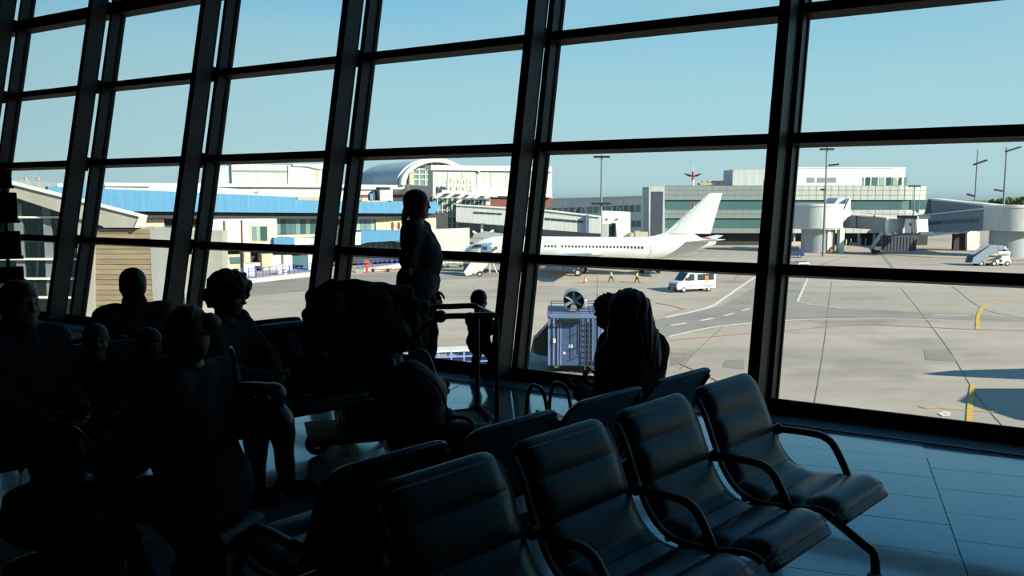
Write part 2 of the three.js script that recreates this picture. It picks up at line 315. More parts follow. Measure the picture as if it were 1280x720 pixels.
const blueDeep = mat('blue_awning', [0.05, 0.21, 0.40], 0.6, { tex: streakTex, size: 5 });
const cream = mat('cream_panel', [0.66, 0.55, 0.34], 0.7, { tex: grimeTex, size: 6 });
const stoneTan = mat('tan_stone', [0.50, 0.43, 0.33], 0.85, { tex: grimeTex, size: 4 });
const brick = mat('brown_brick', [0.17, 0.06, 0.045], 0.85, { tex: fineTex, size: 2 });
const metalRoof = mat('metal_roof', [0.42, 0.47, 0.49], 0.5, { tex: streakTex, size: 10 });
const frameWhite = mat('white_frame', [0.78, 0.76, 0.70], 0.5, { tex: grimeTex, size: 2 });
const greySteel = mat('grey_steel', [0.20, 0.22, 0.24], 0.5, { tex: grimeTex, size: 1 });
const bridgeWhite = mat('bridge_cladding', [0.60, 0.61, 0.60], 0.5, { tex: streakTex, size: 5 });
const bridgeGrey = mat('bridge_grey', [0.36, 0.40, 0.43], 0.5, { tex: streakTex, size: 5 });
const rust = mat('tan_plant', [0.42, 0.33, 0.22], 0.8, { tex: grimeTex, size: 1 });
function panes(f, xs, y0, y1, z, parent, gap = 0.6, h2) {                    // one glass pane between each two pixel columns
  for (let i = 0; i + 1 < xs.length; i++) mesh('window_pane', [f.rect(xs[i] + gap / 2, y0, xs[i + 1] - gap / 2, y1, z, z + 0.08)], glassTones[Math.floor(hash2(Math.round(xs[i]), Math.round(y0), 17) * (h2 ?? 4))], parent);
}
const each = (name, list, m, parent) => list.map((g) => mesh(name, [g], m, parent));
const steps = (a, b, n) => Array.from({ length: n + 1 }, (_, i) => mixn(a, b, i / n));
const ribs = (f, xs, y0, y1, z0, z1, w = 0.5) => xs.map((x) => f.rect(x - w / 2, y0, x + w / 2, y1, z0, z1));

// the glass and panel terminal on the right
{
  const f = facade(groundAt(811, 222), groundAt(1173, 222));
  const t = thing('terminal_building', 'long grey-green panelled terminal with two window bands and a rounded right end', 'building', f.a, f.turn);
  const back = -22, R = 10, xc = f.at(1173, 300)[0] - R;                     // the right end is a quarter circle in plan
  const plan = (off) => [[f.at(831, 300)[0], back], [f.at(831, 300)[0], off], [xc, off], ...arc(xc, -R, R + off, Math.PI / 2, 0, 8), [xc + R + off, back]].map(([x, z]) => [x, -z]);
  const level = (py) => f.at(1000, py)[1];
  const ring = (py0, py1, off) => prism(plan(off), level(py1), level(py0)).rotateX(-Math.PI / 2);
  const rim = (py0, py1, off) => { const pts = [[f.at(831, 300)[0], off], [xc, off], ...arc(xc, -R, R + off, Math.PI / 2, 0, 8)], g = []; for (let i = 0; i + 1 < pts.length; i++) { const a = pts[i], b = pts[i + 1]; g.push(beam([a[0], (level(py0) + level(py1)) / 2, a[1]], [b[0], (level(py0) + level(py1)) / 2, b[1]], 0.08, level(py0) - level(py1))); } return g; };
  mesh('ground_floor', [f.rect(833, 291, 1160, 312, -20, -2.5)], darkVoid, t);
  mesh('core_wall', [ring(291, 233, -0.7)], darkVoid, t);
  const split = f.at(985, 300)[0];
  for (const [y0, y1, rows] of [[232, 250, 3], [262, 273, 2], [285, 291.5, 1]]) {
    const sp = mesh('spandrel', [ring(y1, y0, 0)], greenPale, t);
    for (let r = 0; r <= rows; r++) { const y = mixn(y0, y1, r / rows); mesh('rail', rim(y + 0.14, y - 0.14, 0.0), midGrey, sp); }
    mesh('panel_joint', ribs(f, steps(836, 1150, 34), y0, y1, -0.02, 0.05, 0.5), midGrey, sp, { kind: 'stuff' });
    mesh('grey_panelling', [f.rect(831.2, y0 + 0.1, 985, y1 - 0.1, -0.01, 0.03)], greenGrey, sp);
  }
  for (const [y0, y1] of [[250, 262], [273, 285]]) { panes(f, [832, ...steps(845, 1150, 24), 1160], y0, y1, -0.5, t, 0.9, y0 > 270 ? 4 : 3); mesh('corner_glass', [ring(y1, y0, -0.35)], glassTones[1], t); }
  // dark service tower at its left end
  const sv = part('service_tower', t); mesh('tower_wall', [f.poly([[811, 312], [811, 233.5], [831, 232.2], [831, 312]], -10, 0.8)], paleGrey, sv); mesh('louvre', [f.rect(814, 239.5, 829, 300, 0.8, 1.0)], darkBlue, sv);
  each('column', [993, 1035, 1053, 1074, 1093, 1113].map((x) => f.rect(x - 1.3, 291, x + 1.3, 312, -2.2, -1.2)), paleGrey, t);
  each('door_frame', [1058, 1064, 1076, 1082].map((x) => f.rect(x - 0.7, 298, x + 0.7, 311, -2.4, -2)), frameWhite, t);
  each('low_wall', [f.rect(985, 302, 1020, 311.6, -1.5, -0.8), f.rect(1062, 303, 1072, 311, -2.4, -1.9)], stoneTan, t);
  const roof = part('roof_storey', t), zc = -6;                                // white storey set back on the roof
  const px1 = f.at(1143, 220, zc)[0] - 7, plan2 = [[f.at(985, 220, zc)[0], -24], [f.at(985, 220, zc)[0], zc], [px1, zc], ...arc(px1, zc - 7, 7, Math.PI / 2, 0, 8), [px1 + 7, -24]].map(([x, z]) => [x, -z]);
  const l2 = (py) => f.at(1000, py, zc)[1];
  mesh('storey_wall', [prism(plan2, l2(234), l2(209.5)).rotateX(-Math.PI / 2)], white, roof);
  mesh('parapet', [prism(plan2.map(([x, z]) => [x * 1.0 + 0.1, z - 0.15]), l2(210.4), l2(209.2)).rotateX(-Math.PI / 2)], frameWhite, roof);
  for (const [a, b] of [[1009, 1018.5], [1021.5, 1031], [1033, 1045.5]]) mesh('louvre', [f.rect(a, 222, b, 228.2, zc, zc + 0.1)], midGrey, roof);
  panes(f, [1077.5, 1081, 1089, 1098.5, 1107, 1115, 1122, 1128.5, 1135], 221.5, 231.5, zc + 0.02, roof, 1.6, 4);
  mesh('plant_room', [f.rect(915.5, 212, 958, 233, -20, -10), f.rect(915, 211, 917.5, 213.5, -11, -10)], paleGrey, t);
  each('roof_plant', [f.rect(875, 228.8, 891, 231, -6, -3), f.rect(878, 225.5, 882, 229, -5, -4), f.rect(885, 226, 890, 229, -5, -4)], rust, t);
  each('cooling_unit', [890.5, 897, 904].map((x) => f.poly([[x, 231.5], [x, 227.6], [x + 2, 225.8], [x + 5, 225.6], [x + 7.2, 228], [x + 7.2, 231.5]], -6, -3)), darkBlue, t);
  const mast = thing('beacon_mast', 'red and white striped roof mast with two dark wing-like panels', 'mast', f.a.clone().addScaledVector(f.u, f.at(866, 230, -2)[0]).addScaledVector(f.n, -2).setY(atDepth(866, 232.2, 224).y), f.turn);
  const my = (py) => atDepth(866, py, 224).y - mast.position.y;
  mesh('pole', [cyl(0.28, 0.28, my(225) - my(232.2), 0, 0, 0, 10), cyl(0.07, 0.07, my(205) - my(214), 0, my(214), 0, 6)], frameWhite, mast);
  mesh('red_band', [cyl(0.34, 0.3, my(214.5) - my(225), 0, my(225), 0, 10)], mat('signal_red', [0.62, 0.07, 0.05], 0.6, { tex: grimeTex, size: 1 }), mast);
  for (const s of [-1, 1]) mesh('wing_panel', [prism([[0.2 * s, my(219.5)], [s * 1.25, my(217.7)], [s * 2.35, my(216.8)], [s * 1.6, my(219)], [s * 0.9, my(220.8)], [0.2 * s, my(220.6)]].map((p) => p), -0.5, 0.5)], darkSteel, mast);
  const low = thing('beacon_pole', 'short red and white pole standing before the upper window band', 'pole', groundAt(864.5, 203), 0);
  mesh('pole', [cyl(0.22, 0.22, atDepth(864, 256, 203).y - GROUND, 0, 0, 0, 8)], frameWhite, low); mesh('red_cap', [cyl(0.26, 0.26, 1.3, 0, atDepth(864, 261, 203).y - GROUND, 0, 8)], mats.signal_red, low);
}
// the white building left of it
{
  const f = facade(groundAt(655, 288), groundAt(812, 227));
  const t = thing('office_building', 'white low building with one long window band behind the airliner', 'building', f.a, f.turn);
  mesh('wall', [f.poly([[655, 300], [655, 250], [700, 248.2], [760, 246.4], [812, 245.4], [812, 312], [780, 312]], -7, 0)], white, t);
  mesh('parapet', [f.poly([[655, 250.2], [655, 249], [812, 244.4], [812, 245.8]], -0.2, 0.3)], frameWhite, t);
  const xs = [682, 689, 696, 703.5, 711, 718.5, 726, 733.5, 741, 748.5, 756, 763.5, 771, 778.5, 786, 793.5, 801];
  for (let i = 0; i + 1 < xs.length; i++) { const k = (xs[i] - 682) / 119, y0 = 260.6 - 4.5 * k; mesh('window_pane', [f.poly([[xs[i] + 0.8, 266.8 - 2.2 * k], [xs[i] + 0.8, y0], [xs[i + 1] - 0.8, y0 - 0.25], [xs[i + 1] - 0.8, 266.7 - 2.2 * k]], 0, 0.08)], glassTones[Math.floor(hash2(i, 3, 5) * 3)], t); }
  for (const [a, b] of [[789, 794], [795.2, 800.5]]) mesh('window_pane', [f.rect(a, 275.8, b, 283.5, 0, 0.08)], glassTones[1], t);
  for (const [a, b, c] of [[717, 722, 0], [729, 735, 1], [762, 767, 0], [773, 778, 1]]) each('brace', [f.poly(c ? [[a, 259], [a + 1.4, 259], [b, 267], [b - 1.4, 267]] : [[b - 1.4, 259], [b, 259], [a + 1.4, 267], [a, 267]], 0.1, 0.3)], frameWhite, t);
  mesh('panel_joint', ribs(f, steps(690, 805, 9), 248, 258, 0, 0.05, 0.25), paleGrey, t, { kind: 'stuff' });
  const g = facade(groundAt(740, 185), groundAt(792, 185));                  // gate house in front of it with folded bridge heads
  const h = thing('gate_house', 'small white gate house with grey folding canopies behind the airliner', 'building', g.a, g.turn);
  mesh('wall', [g.poly([[752, 312], [752, 263.5], [788, 265], [788, 312]], -6, 0)], white, h);
  mesh('side_wall', [g.rect(740, 280, 752, 312, -6, -1)], midGrey, h);
  mesh('canopy', [g.rect(752, 280, 761, 298, 0, 2.6)], paleGrey, h); mesh('canopy', [g.poly([[770, 279], [776.5, 278.5], [779, 297], [771, 297]], 0, 2.4)], frameWhite, h);
  each('canopy_gap', [g.rect(762, 280, 764.5, 297, 0, 1.2), g.rect(765, 279, 768, 296, 0, 0.5)], darkBlue, h);
  each('floodlight', [758.8, 771.5].map((x) => g.rect(x - 0.9, 273.3, x + 0.9, 274.8, 0, 0.3)), darkVoid, h);
  each('baggage_heap', [g.rect(788, 291, 793, 300, 0, 2), g.rect(794, 289, 801, 300, 0, 2), g.rect(801, 290, 810, 300, 0, 2)], stoneTan, h);
}
// the sloping white passenger bridge left of it
{
  const f = facade(groundAt(568, 168), groundAt(752, 164));
  const t = thing('boarding_bridge', 'long white sloping boarding bridge with a slit of windows, behind the airliner', 'bridge', f.a, f.turn);
  mesh('corridor', [f.poly([[570, 277], [570, 256.5], [628, 259.5], [684, 263.6], [750, 271.2], [750, 292], [684, 287.2], [628, 281]], -3, 0)], bridgeWhite, t);
  mesh('roof_edge', [f.poly([[570, 256.8], [570, 255.4], [684, 262.6], [750, 270.2], [750, 271.6], [684, 264]], -3.2, 0.3)], frameWhite, t);
  for (let x = 592; x < 628; x += 7.2) mesh('window_slit', [f.poly([[x, 267 + (x - 592) * 0.05], [x, 264.4 + (x - 592) * 0.06], [x + 6.3, 264.8 + (x - 592) * 0.06], [x + 6.3, 267.3 + (x - 592) * 0.05]], 0, 0.08)], glassTones[0], t);
  for (let x = 681; x < 728; x += 8.1) mesh('window_slit', [f.poly([[x, 274.9 + (x - 681) * 0.085], [x, 272.2 + (x - 681) * 0.08], [x + 7.2, 272.7 + (x - 681) * 0.08], [x + 7.2, 275.4 + (x - 681) * 0.085]], 0, 0.08)], glassTones[0], t);
  mesh('end_frame', [f.rect(731.5, 269, 736, 291, 0, 0.9)], mat('blue_grey_steel', [0.10, 0.16, 0.27], 0.5, { tex: grimeTex, size: 1 }), t);
  mesh('underside', [f.poly([[572, 297], [572, 278], [628, 282], [740, 292], [740, 300]], -3, -2.4)], midGrey, t);
  each('support', [f.rect(601, 279, 603.6, 300, -2, -1), f.rect(640, 281, 645, 330, -2, -1), ...[[603, 297, 616, 288], [601, 297, 590, 289]].map(([a, b, c, d]) => { const p = f.at(a, b), q = f.at(c, d); return beam([p[0], p[1], -0.8], [q[0], q[1], -0.8], 0.3, 0.4); })], frameWhite, t);
  mesh('ramp', [f.poly([[590, 297], [592, 293], [604, 289], [628, 292], [628, 297]], -2.2, -0.6)], bridgeGrey, t);
  const h = thing('low_pavilion', 'plain white windowless box building at the foot of the curtain wall', 'building', groundAt(536, 160), 0);
  const k = facade(groundAt(536, 160), groundAt(587, 160)); mesh('wall', [k.poly([[536, 318], [536, 287.2], [585.5, 285.6], [585.5, 300], [585.5, 318]], -4, 0)], white, h);
}
// terminal on the left with the blue fascia
const leftF = facade(groundAt(60, 128), groundAt(680, 178));
{
  const f = leftF, t = thing('old_terminal', 'older terminal with a long bright blue fascia and cream panels', 'building', f.a, f.turn), Z = (z) => z;
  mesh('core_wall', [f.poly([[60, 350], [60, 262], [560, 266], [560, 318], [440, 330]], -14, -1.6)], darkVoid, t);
  mesh('blue_fascia', [f.poly([[60, 262], [60, 233], [100, 234.6], [200, 238.6], [300, 243.4], [371, 246.6], [371, 250], [400, 250.6], [470, 252.6], [489, 252.5], [489, 251.2], [520, 252.2], [546, 252.4], [548.5, 255], [547, 262], [543, 266.8], [480, 266.6], [320, 265.6], [150, 264]], -1.6, 1.5)], blueRoof, t);
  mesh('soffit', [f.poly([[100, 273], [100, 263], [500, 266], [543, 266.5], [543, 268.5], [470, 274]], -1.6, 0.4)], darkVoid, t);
  const creams = part('cream_wall', t); for (const [a, b] of [[150, 164], [164.8, 178], [178.8, 191.5], [192, 205], [470, 483.5], [484.2, 501], [501.6, 520], [520.5, 545]]) mesh('cream_panel', [f.rect(a, a > 400 ? 272.4 : 274, b, a > 400 ? 288.5 : 283.5, -1.6, -0.9)], cream, creams);
  for (const x of [490.8, 498.6]) mesh('oval_window', [(() => { const p = f.at(x, 282.2, -0.8), g = new THREE.CylinderGeometry(1, 1, 0.12, 20).rotateX(Math.PI / 2); g.scale(0.28, 0.72, 1); return g.translate(p[0], p[1], -0.84); })()], brick, t);
  const curt = part('curtain_glazing', t);
  for (let x = 345; x < 395; x += 6.2) mesh('glazing_panel', [f.rect(x, 273.5, x + 5.4, 292.5, -1.6, -1.2)], glassTones[Math.floor(hash2(x * 10 | 0, 2, 9) * 4)], curt);
  for (let x = 445; x < 469; x += 6) mesh('glazing_panel', [f.rect(x, 272.5, x + 5.3, 289, -1.6, -1.2)], glassTones[2 + (hash2(x | 0, 4, 9) > 0.5)], curt);
  mesh('sill_wall', [f.rect(345, 292.5, 395, 297.4, -1.6, -0.8)], stoneTan, t);
  const wb = part('white_block', t, { label: 'cream white block with one large window' });
  mesh('block_wall', [f.poly([[262, 308], [262, 274], [345, 273.4], [345, 308]], -1.6, 1.6)], white, wb);
  mesh('block_edge', [f.rect(342, 273.6, 346, 308, -1.6, 1.0)], cream, wb);
  const wf = mesh('window_frame', [f.rect(313.4, 281, 336.6, 303, 1.6, 1.75)], cream, wb); for (const [a, b] of [[315.5, 320], [320.8, 325], [325.8, 329.5], [330.3, 334]]) mesh('pane', [f.rect(a, 283, b, 301, 1.75, 1.82)], glassTones[Math.floor(hash2(a | 0, 8, 9) * 4)], wf);
  each('pipe', [f.rect(280.6, 276, 281.5, 308, 1.6, 1.8), f.rect(302.3, 275, 303, 306, 1.6, 1.8)], brick, wb);
  mesh('awning', [f.poly([[342.5, 306.5], [342.5, 297], [368, 297], [368, 305], [356, 306.5]], -1, 2.6)], blueDeep, t); mesh('awning', [f.poly([[451, 305.5], [451, 288.5], [502, 288], [506, 300], [480, 302], [460, 303]], -1, 2.6)], blueDeep, t);
  each('awning_end', [f.rect(444.5, 290, 450.8, 306, -1, 2.6), f.rect(368.4, 297.5, 393, 306, -1, 2.2), f.poly([[494, 301], [512, 292], [512, 303], [500, 303]], 0, 2)], frameWhite, t);
  mesh('lower_glazing', [f.poly([[444, 318], [444, 305], [470, 303], [506, 302], [506, 316]], -1.5, -0.6)], glassTones[0], t);
  for (let x = 447; x < 505; x += 7) each('glazing_bar', [f.rect(x, 303.5, x + 0.7, 316, -0.6, -0.4)], greySteel, t);
  each('pier', [f.rect(306, 315, 313, 352, -1, 1.2), f.rect(278, 318, 300, 352, -1.2, 0.4), f.rect(328, 317, 341, 346, -1, 1), f.rect(315, 328, 328, 333, -1, 0.6)], stoneTan, t);
  each('pier', [f.rect(279, 326, 287, 343, 0.4, 0.9), f.rect(341, 319, 351, 340, -1, 0.6), f.rect(355, 319, 365, 338, -1, 0.6)], frameWhite, t);
  mesh('pillar', [f.rect(300, 317, 305, 350, -1, 0)], midGrey, t);
  mesh('lower_glazing', [f.rect(365, 319, 391, 336, -1.4, -0.7), f.rect(287, 321, 300, 330, 0.4, 0.5)], glassTones[1], t);
  // roofs behind the fascia
  mesh('roof_sheet', [f.poly([[186, 240], [186, 233], [275, 234.5], [298, 236], [392, 241.5], [399, 246], [399, 250], [300, 245]], -9, -2)], metalRoof, t);
  mesh('roof_sheet', [f.poly([[131, 239], [131, 234.4], [212, 235.5], [218, 239.5], [212, 241]], -5, -1.8)], frameWhite, t);
  mesh('roof_hatch', [f.poly([[316, 242.8], [317, 239.6], [319.5, 237.6], [322, 239.6], [323, 243]], -3, -2)], frameWhite, t); each('roof_dome', [(() => { const p = f.at(75, 233, -1); return new THREE.SphereGeometry(0.55, 12, 8).scale(1, 0.8, 1).translate(p[0], p[1], -1); })(), (() => { const p = f.at(113, 234.5, -1); return new THREE.SphereGeometry(0.4, 12, 8).translate(p[0], p[1], -1); })()], frameWhite, t);
  each('roof_patch', [f.rect(372, 246.3, 399.5, 250.6, -2, 0.2), f.rect(452, 250.6, 489, 253, -2, 0.2)], rust, t);
  const rp = part('roof_plant', t); mesh('plant_box', [f.rect(475, 236.5, 488.6, 251.5, -4, -2.4)], paleGrey, rp); mesh('plant_lid', [f.rect(475, 234, 487, 237, -4, -2.3)], darkSteel, rp); mesh('plant_side', [f.rect(488.6, 234.5, 490.5, 251.5, -4, -2.6)], frameWhite, rp); mesh('blue_cover', [f.poly([[465, 251], [466, 240], [474, 236.5], [474, 251]], -5, -3.6)], darkBlue, rp);
  mesh('blue_tip', [f.rect(462.8, 242, 466, 250, -4, -3)], blueRoof, rp);
}
// the big halls behind it
{
  const f = facade(groundAt(100, 190), groundAt(680, 235));
  const h = thing('arrivals_hall', 'wide pale hall with a white cornice and a stepped roof block above the blue fascia', 'building', f.a, f.turn);
  mesh('wall', [f.rect(131, 233, 511, 262, -20, 0)], white, h); mesh('cornice', [f.rect(131, 230.4, 435, 233, -20, 0.8)], frameWhite, h); mesh('cornice', [f.poly([[430, 236.4], [430, 230.5], [511, 231.4], [511, 236.5]], -20, 0.8)], frameWhite, h);
  mesh('cornice_shadow_gap', [f.rect(131, 233, 511, 234, 0, 0.1)], greySteel, h);
  const rb = part('roof_block', h); mesh('block_wall', [f.rect(290, 206, 360.5, 230.5, -16, -3)], paleGrey, rb); mesh('block_wall', [f.poly([[360.5, 230.5], [360.5, 206.5], [385, 207], [402, 211.5], [402, 230.5]], -16, -2.6)], white, rb);
  mesh('block_band', [f.rect(291, 213.5, 360, 214.6, -3, -2.9)], greySteel, rb); mesh('block_roof', [f.poly([[366, 207.2], [366, 205], [406, 205], [406, 210.5], [400, 211.5], [385, 208]], -16, -2)], frameWhite, rb);
  mesh('block_wall', [f.poly([[270, 230.5], [272, 208], [290, 207], [290, 230.5]], -16, -4)], metalRoof, rb); mesh('block_door', [f.rect(364.5, 226, 367, 229.8, -2.6, -2.5)], cream, rb); mesh('louvre', [f.rect(395, 214, 399.5, 231, -2.6, -2.5)], stoneTan, rb);
  mesh('brick_band', [f.rect(452, 243.4, 511, 247.2, 0, 0.4)], brick, h); mesh('cream_band', [f.rect(452, 247.2, 511, 251, 0, 0.4)], cream, h);
  // barrel-vaulted hall
  const v = thing('vaulted_hall', 'grey metal barrel vault ending in a white arch with glazed gable', 'building', f.a, f.turn);
  const cc = f.at(547, 231, 2), top = f.at(547, 198.5, 2)[1], w = f.at(591, 231, 2)[0] - cc[0], hgt = top - cc[1], A = (r, n = 28) => arc(cc[0], cc[1], w * r, 0, Math.PI, n, hgt * r);
  mesh('arch_rim', [prism([...A(1), ...A(0.87).reverse()], -1, 2)], frameWhite, v);
  mesh('gable_glazing', [prism(A(0.88), -0.6, 0)], glassTones[2], v);
  mesh('gable_bar', [...steps(-0.8, 0.8, 9).map((k) => span(cc[0] + k * w - 0.12, cc[0] + k * w + 0.12, cc[1], cc[1] + hgt * 0.87 * Math.sqrt(1 - k * k / 0.77), 0, 0.3)), ...[0.2, 0.4, 0.6, 0.74].map((k) => span(cc[0] - w * 0.87 * Math.sqrt(1 - k * k / 0.77), cc[0] + w * 0.87 * Math.sqrt(1 - k * k / 0.77), cc[1] + k * hgt - 0.12, cc[1] + k * hgt + 0.12, 0, 0.3))], frameWhite, v);
  const back = prism([...A(1.06), ...A(0.99).reverse()], -1, -0.2); mesh('arch_flashing', [back], metalRoof, v);
  // the vault runs back and to the left
  { const dx = f.at(452, 231, -30)[0] - cc[0] + 9, n = 28, ring = A(1.0, n), pos = [], idx = []; const Zb = -34; ring.forEach(([x, y]) => { pos.push(x, y, -0.6, x + dx, y, Zb); }); for (let i = 0; i < n; i++) idx.push(2 * i, 2 * i + 1, 2 * i + 2, 2 * i + 1, 2 * i + 3, 2 * i + 2);
    const g = new THREE.BufferGeometry(); g.setAttribute('position', new THREE.Float32BufferAttribute(pos, 3)); g.setIndex(idx); g.computeVertexNormals(); mesh('vault_roof', [g], metalRoof, v); }
  mesh('vault_foot', [f.rect(512, 216, 517.5, 231, 1, 2.4)], stoneTan, v); mesh('base_wall', [f.rect(511.2, 231.6, 552, 262, -1, 2.2)], white, v); mesh('base_cornice', [f.poly([[511.2, 236.4], [511.2, 231.2], [553, 232.4], [553, 236.4]], 2.2, 3)], frameWhite, v);
  // upper box to the right of the arch
  const u = thing('upper_hall', 'pale grey windowless hall with a white roof edge, right of the arch', 'building', f.a, f.turn);
  mesh('wall', [f.poly([[541, 246], [541, 213], [690, 213], [690, 248]], 10.5, 14)], paleGrey, u); mesh('roof_edge', [f.rect(539, 208.6, 690, 212.6, 10.3, 14.6)], frameWhite, u); mesh('edge_gap', [f.rect(541, 212.6, 690, 213.4, 14, 14.1)], greySteel, u);
  mesh('panel_joint', ribs(f, steps(560, 632, 4), 214, 240, 14, 14.06, 0.25), midGrey, u, { kind: 'stuff' });
  mesh('lower_cornice', [f.poly([[590, 236], [690, 238], [690, 246.5], [560, 243], [560, 239.5]], 14, 15.4)], frameWhite, u);
  mesh('brick_wall', [f.rect(609.5, 247, 690, 258.5, 10, 14)], brick, u); mesh('brick_wall', [f.rect(544, 246, 550, 288, 10, 14)], brick, u);
  each('floodlight', [(() => { const p = f.at(598.3, 214.5, 14.4); return new THREE.SphereGeometry(0.35, 10, 8).translate(p[0], p[1], 14.4); })()], cream, u);
  // large pale letters standing on the canopy, too far off and turned too much to be read
  const lt = thing('roof_letters', 'row of tall pale illegible letters on a frame above the curtain wall', 'sign', f.a, f.turn);
  const Lz = 17, st = (a, b) => { const p = f.at(a[0], a[1], Lz), q = f.at(b[0], b[1], Lz); return beam([p[0], p[1], Lz], [q[0], q[1], Lz], 0.5, 0.55); };
  const letters = [[[[560, 238], [560, 224.5]], [[560, 238], [565, 224.5]], [[565, 238], [565, 224.5]]], [[[568, 238], [568, 225]], [[573, 238], [573, 225]], [[568, 225], [573, 238]]], [[[576, 238], [576, 225.5]], [[581, 238], [581, 225.5]], [[576, 225.5], [581, 238]]], [[[584, 238], [584, 226]], [[589, 238], [589, 226]], [[584, 226], [589, 226]], [[584, 231], [589, 231]], [[584, 238], [589, 238]]]];
  for (const L of letters) mesh('letter', L.map((s) => st(...s)), mat('letter_grey', [0.5, 0.5, 0.46], 0.7, { tex: grimeTex, size: 1 }), lt); mesh('rail', [st([552, 238.6], [592, 239.6])], paleGrey, lt);
  // curtain wall with sun fins
  const c = facade(groundAt(536, 172), groundAt(612, 172)), cw = thing('curtain_wall_block', 'pale green glass curtain wall block under slanted white sun fins', 'building', c.a, c.turn);
  mesh('core', [c.rect(541, 247, 571, 287, -6, -0.3)], glassTones[2], cw);
  for (let r = 0; r < 5; r++) for (let k = 0; k < 5; k++) mesh('glass_pane', [c.rect(541.5 + k * 5.9, 248 + r * 7.7, 547 + k * 5.9, 255.3 + r * 7.7, -0.3, -0.2)], glassTones[1 + Math.floor(hash2(r, k, 33) * 3)], cw);
  mesh('frame', [...steps(541, 571, 5).map((x) => c.rect(x - 0.35, 247, x + 0.35, 287, -0.3, 0)), ...steps(247, 287, 5).map((y) => c.rect(541, y - 0.3, 571, y + 0.3, -0.3, 0))], frameWhite, cw);
  mesh('upper_wall', [c.rect(570, 247.5, 612, 256.5, -5, -0.5)], white, cw); panes(c, [577, 582.2, 588, 593.6, 598.6, 603.6, 608], 250, 256, -0.5, cw, 1.2, 1);
  mesh('canopy_edge', [c.poly([[538, 244], [560, 238.5], [622, 244.5], [622, 246.5], [560, 241.5]], 0, 0.6)], frameWhite, cw);
  for (const x of [541, 555, 570, 582, 590, 604]) mesh('sun_fin', [c.poly([[x, 247.2], [x + 9, 241.6], [x + 14, 242.4], [x + 5, 248.4]], 0.6, 2.2)], frameWhite, cw);
}
// pale tail of another aircraft showing over the roof
{ const t = thing('tail_fin', 'small pale tail fin of a parked aircraft showing over the white roof', 'aircraft', groundAt(683, 300)); const f = facade(groundAt(683, 300), groundAt(700, 300)); mesh('fin', [f.poly([[676, 252], [680, 232], [684.5, 232], [686.5, 246], [691, 247], [691, 252]], -0.5, 0.5)], white, t); mesh('tail_cone', [f.poly([[672, 306], [670, 251], [693, 252], [690, 306]], -2, 2)], white, t); mesh('rest', [f.down(676, 300, 688, -1, 1)], greySteel, t); }
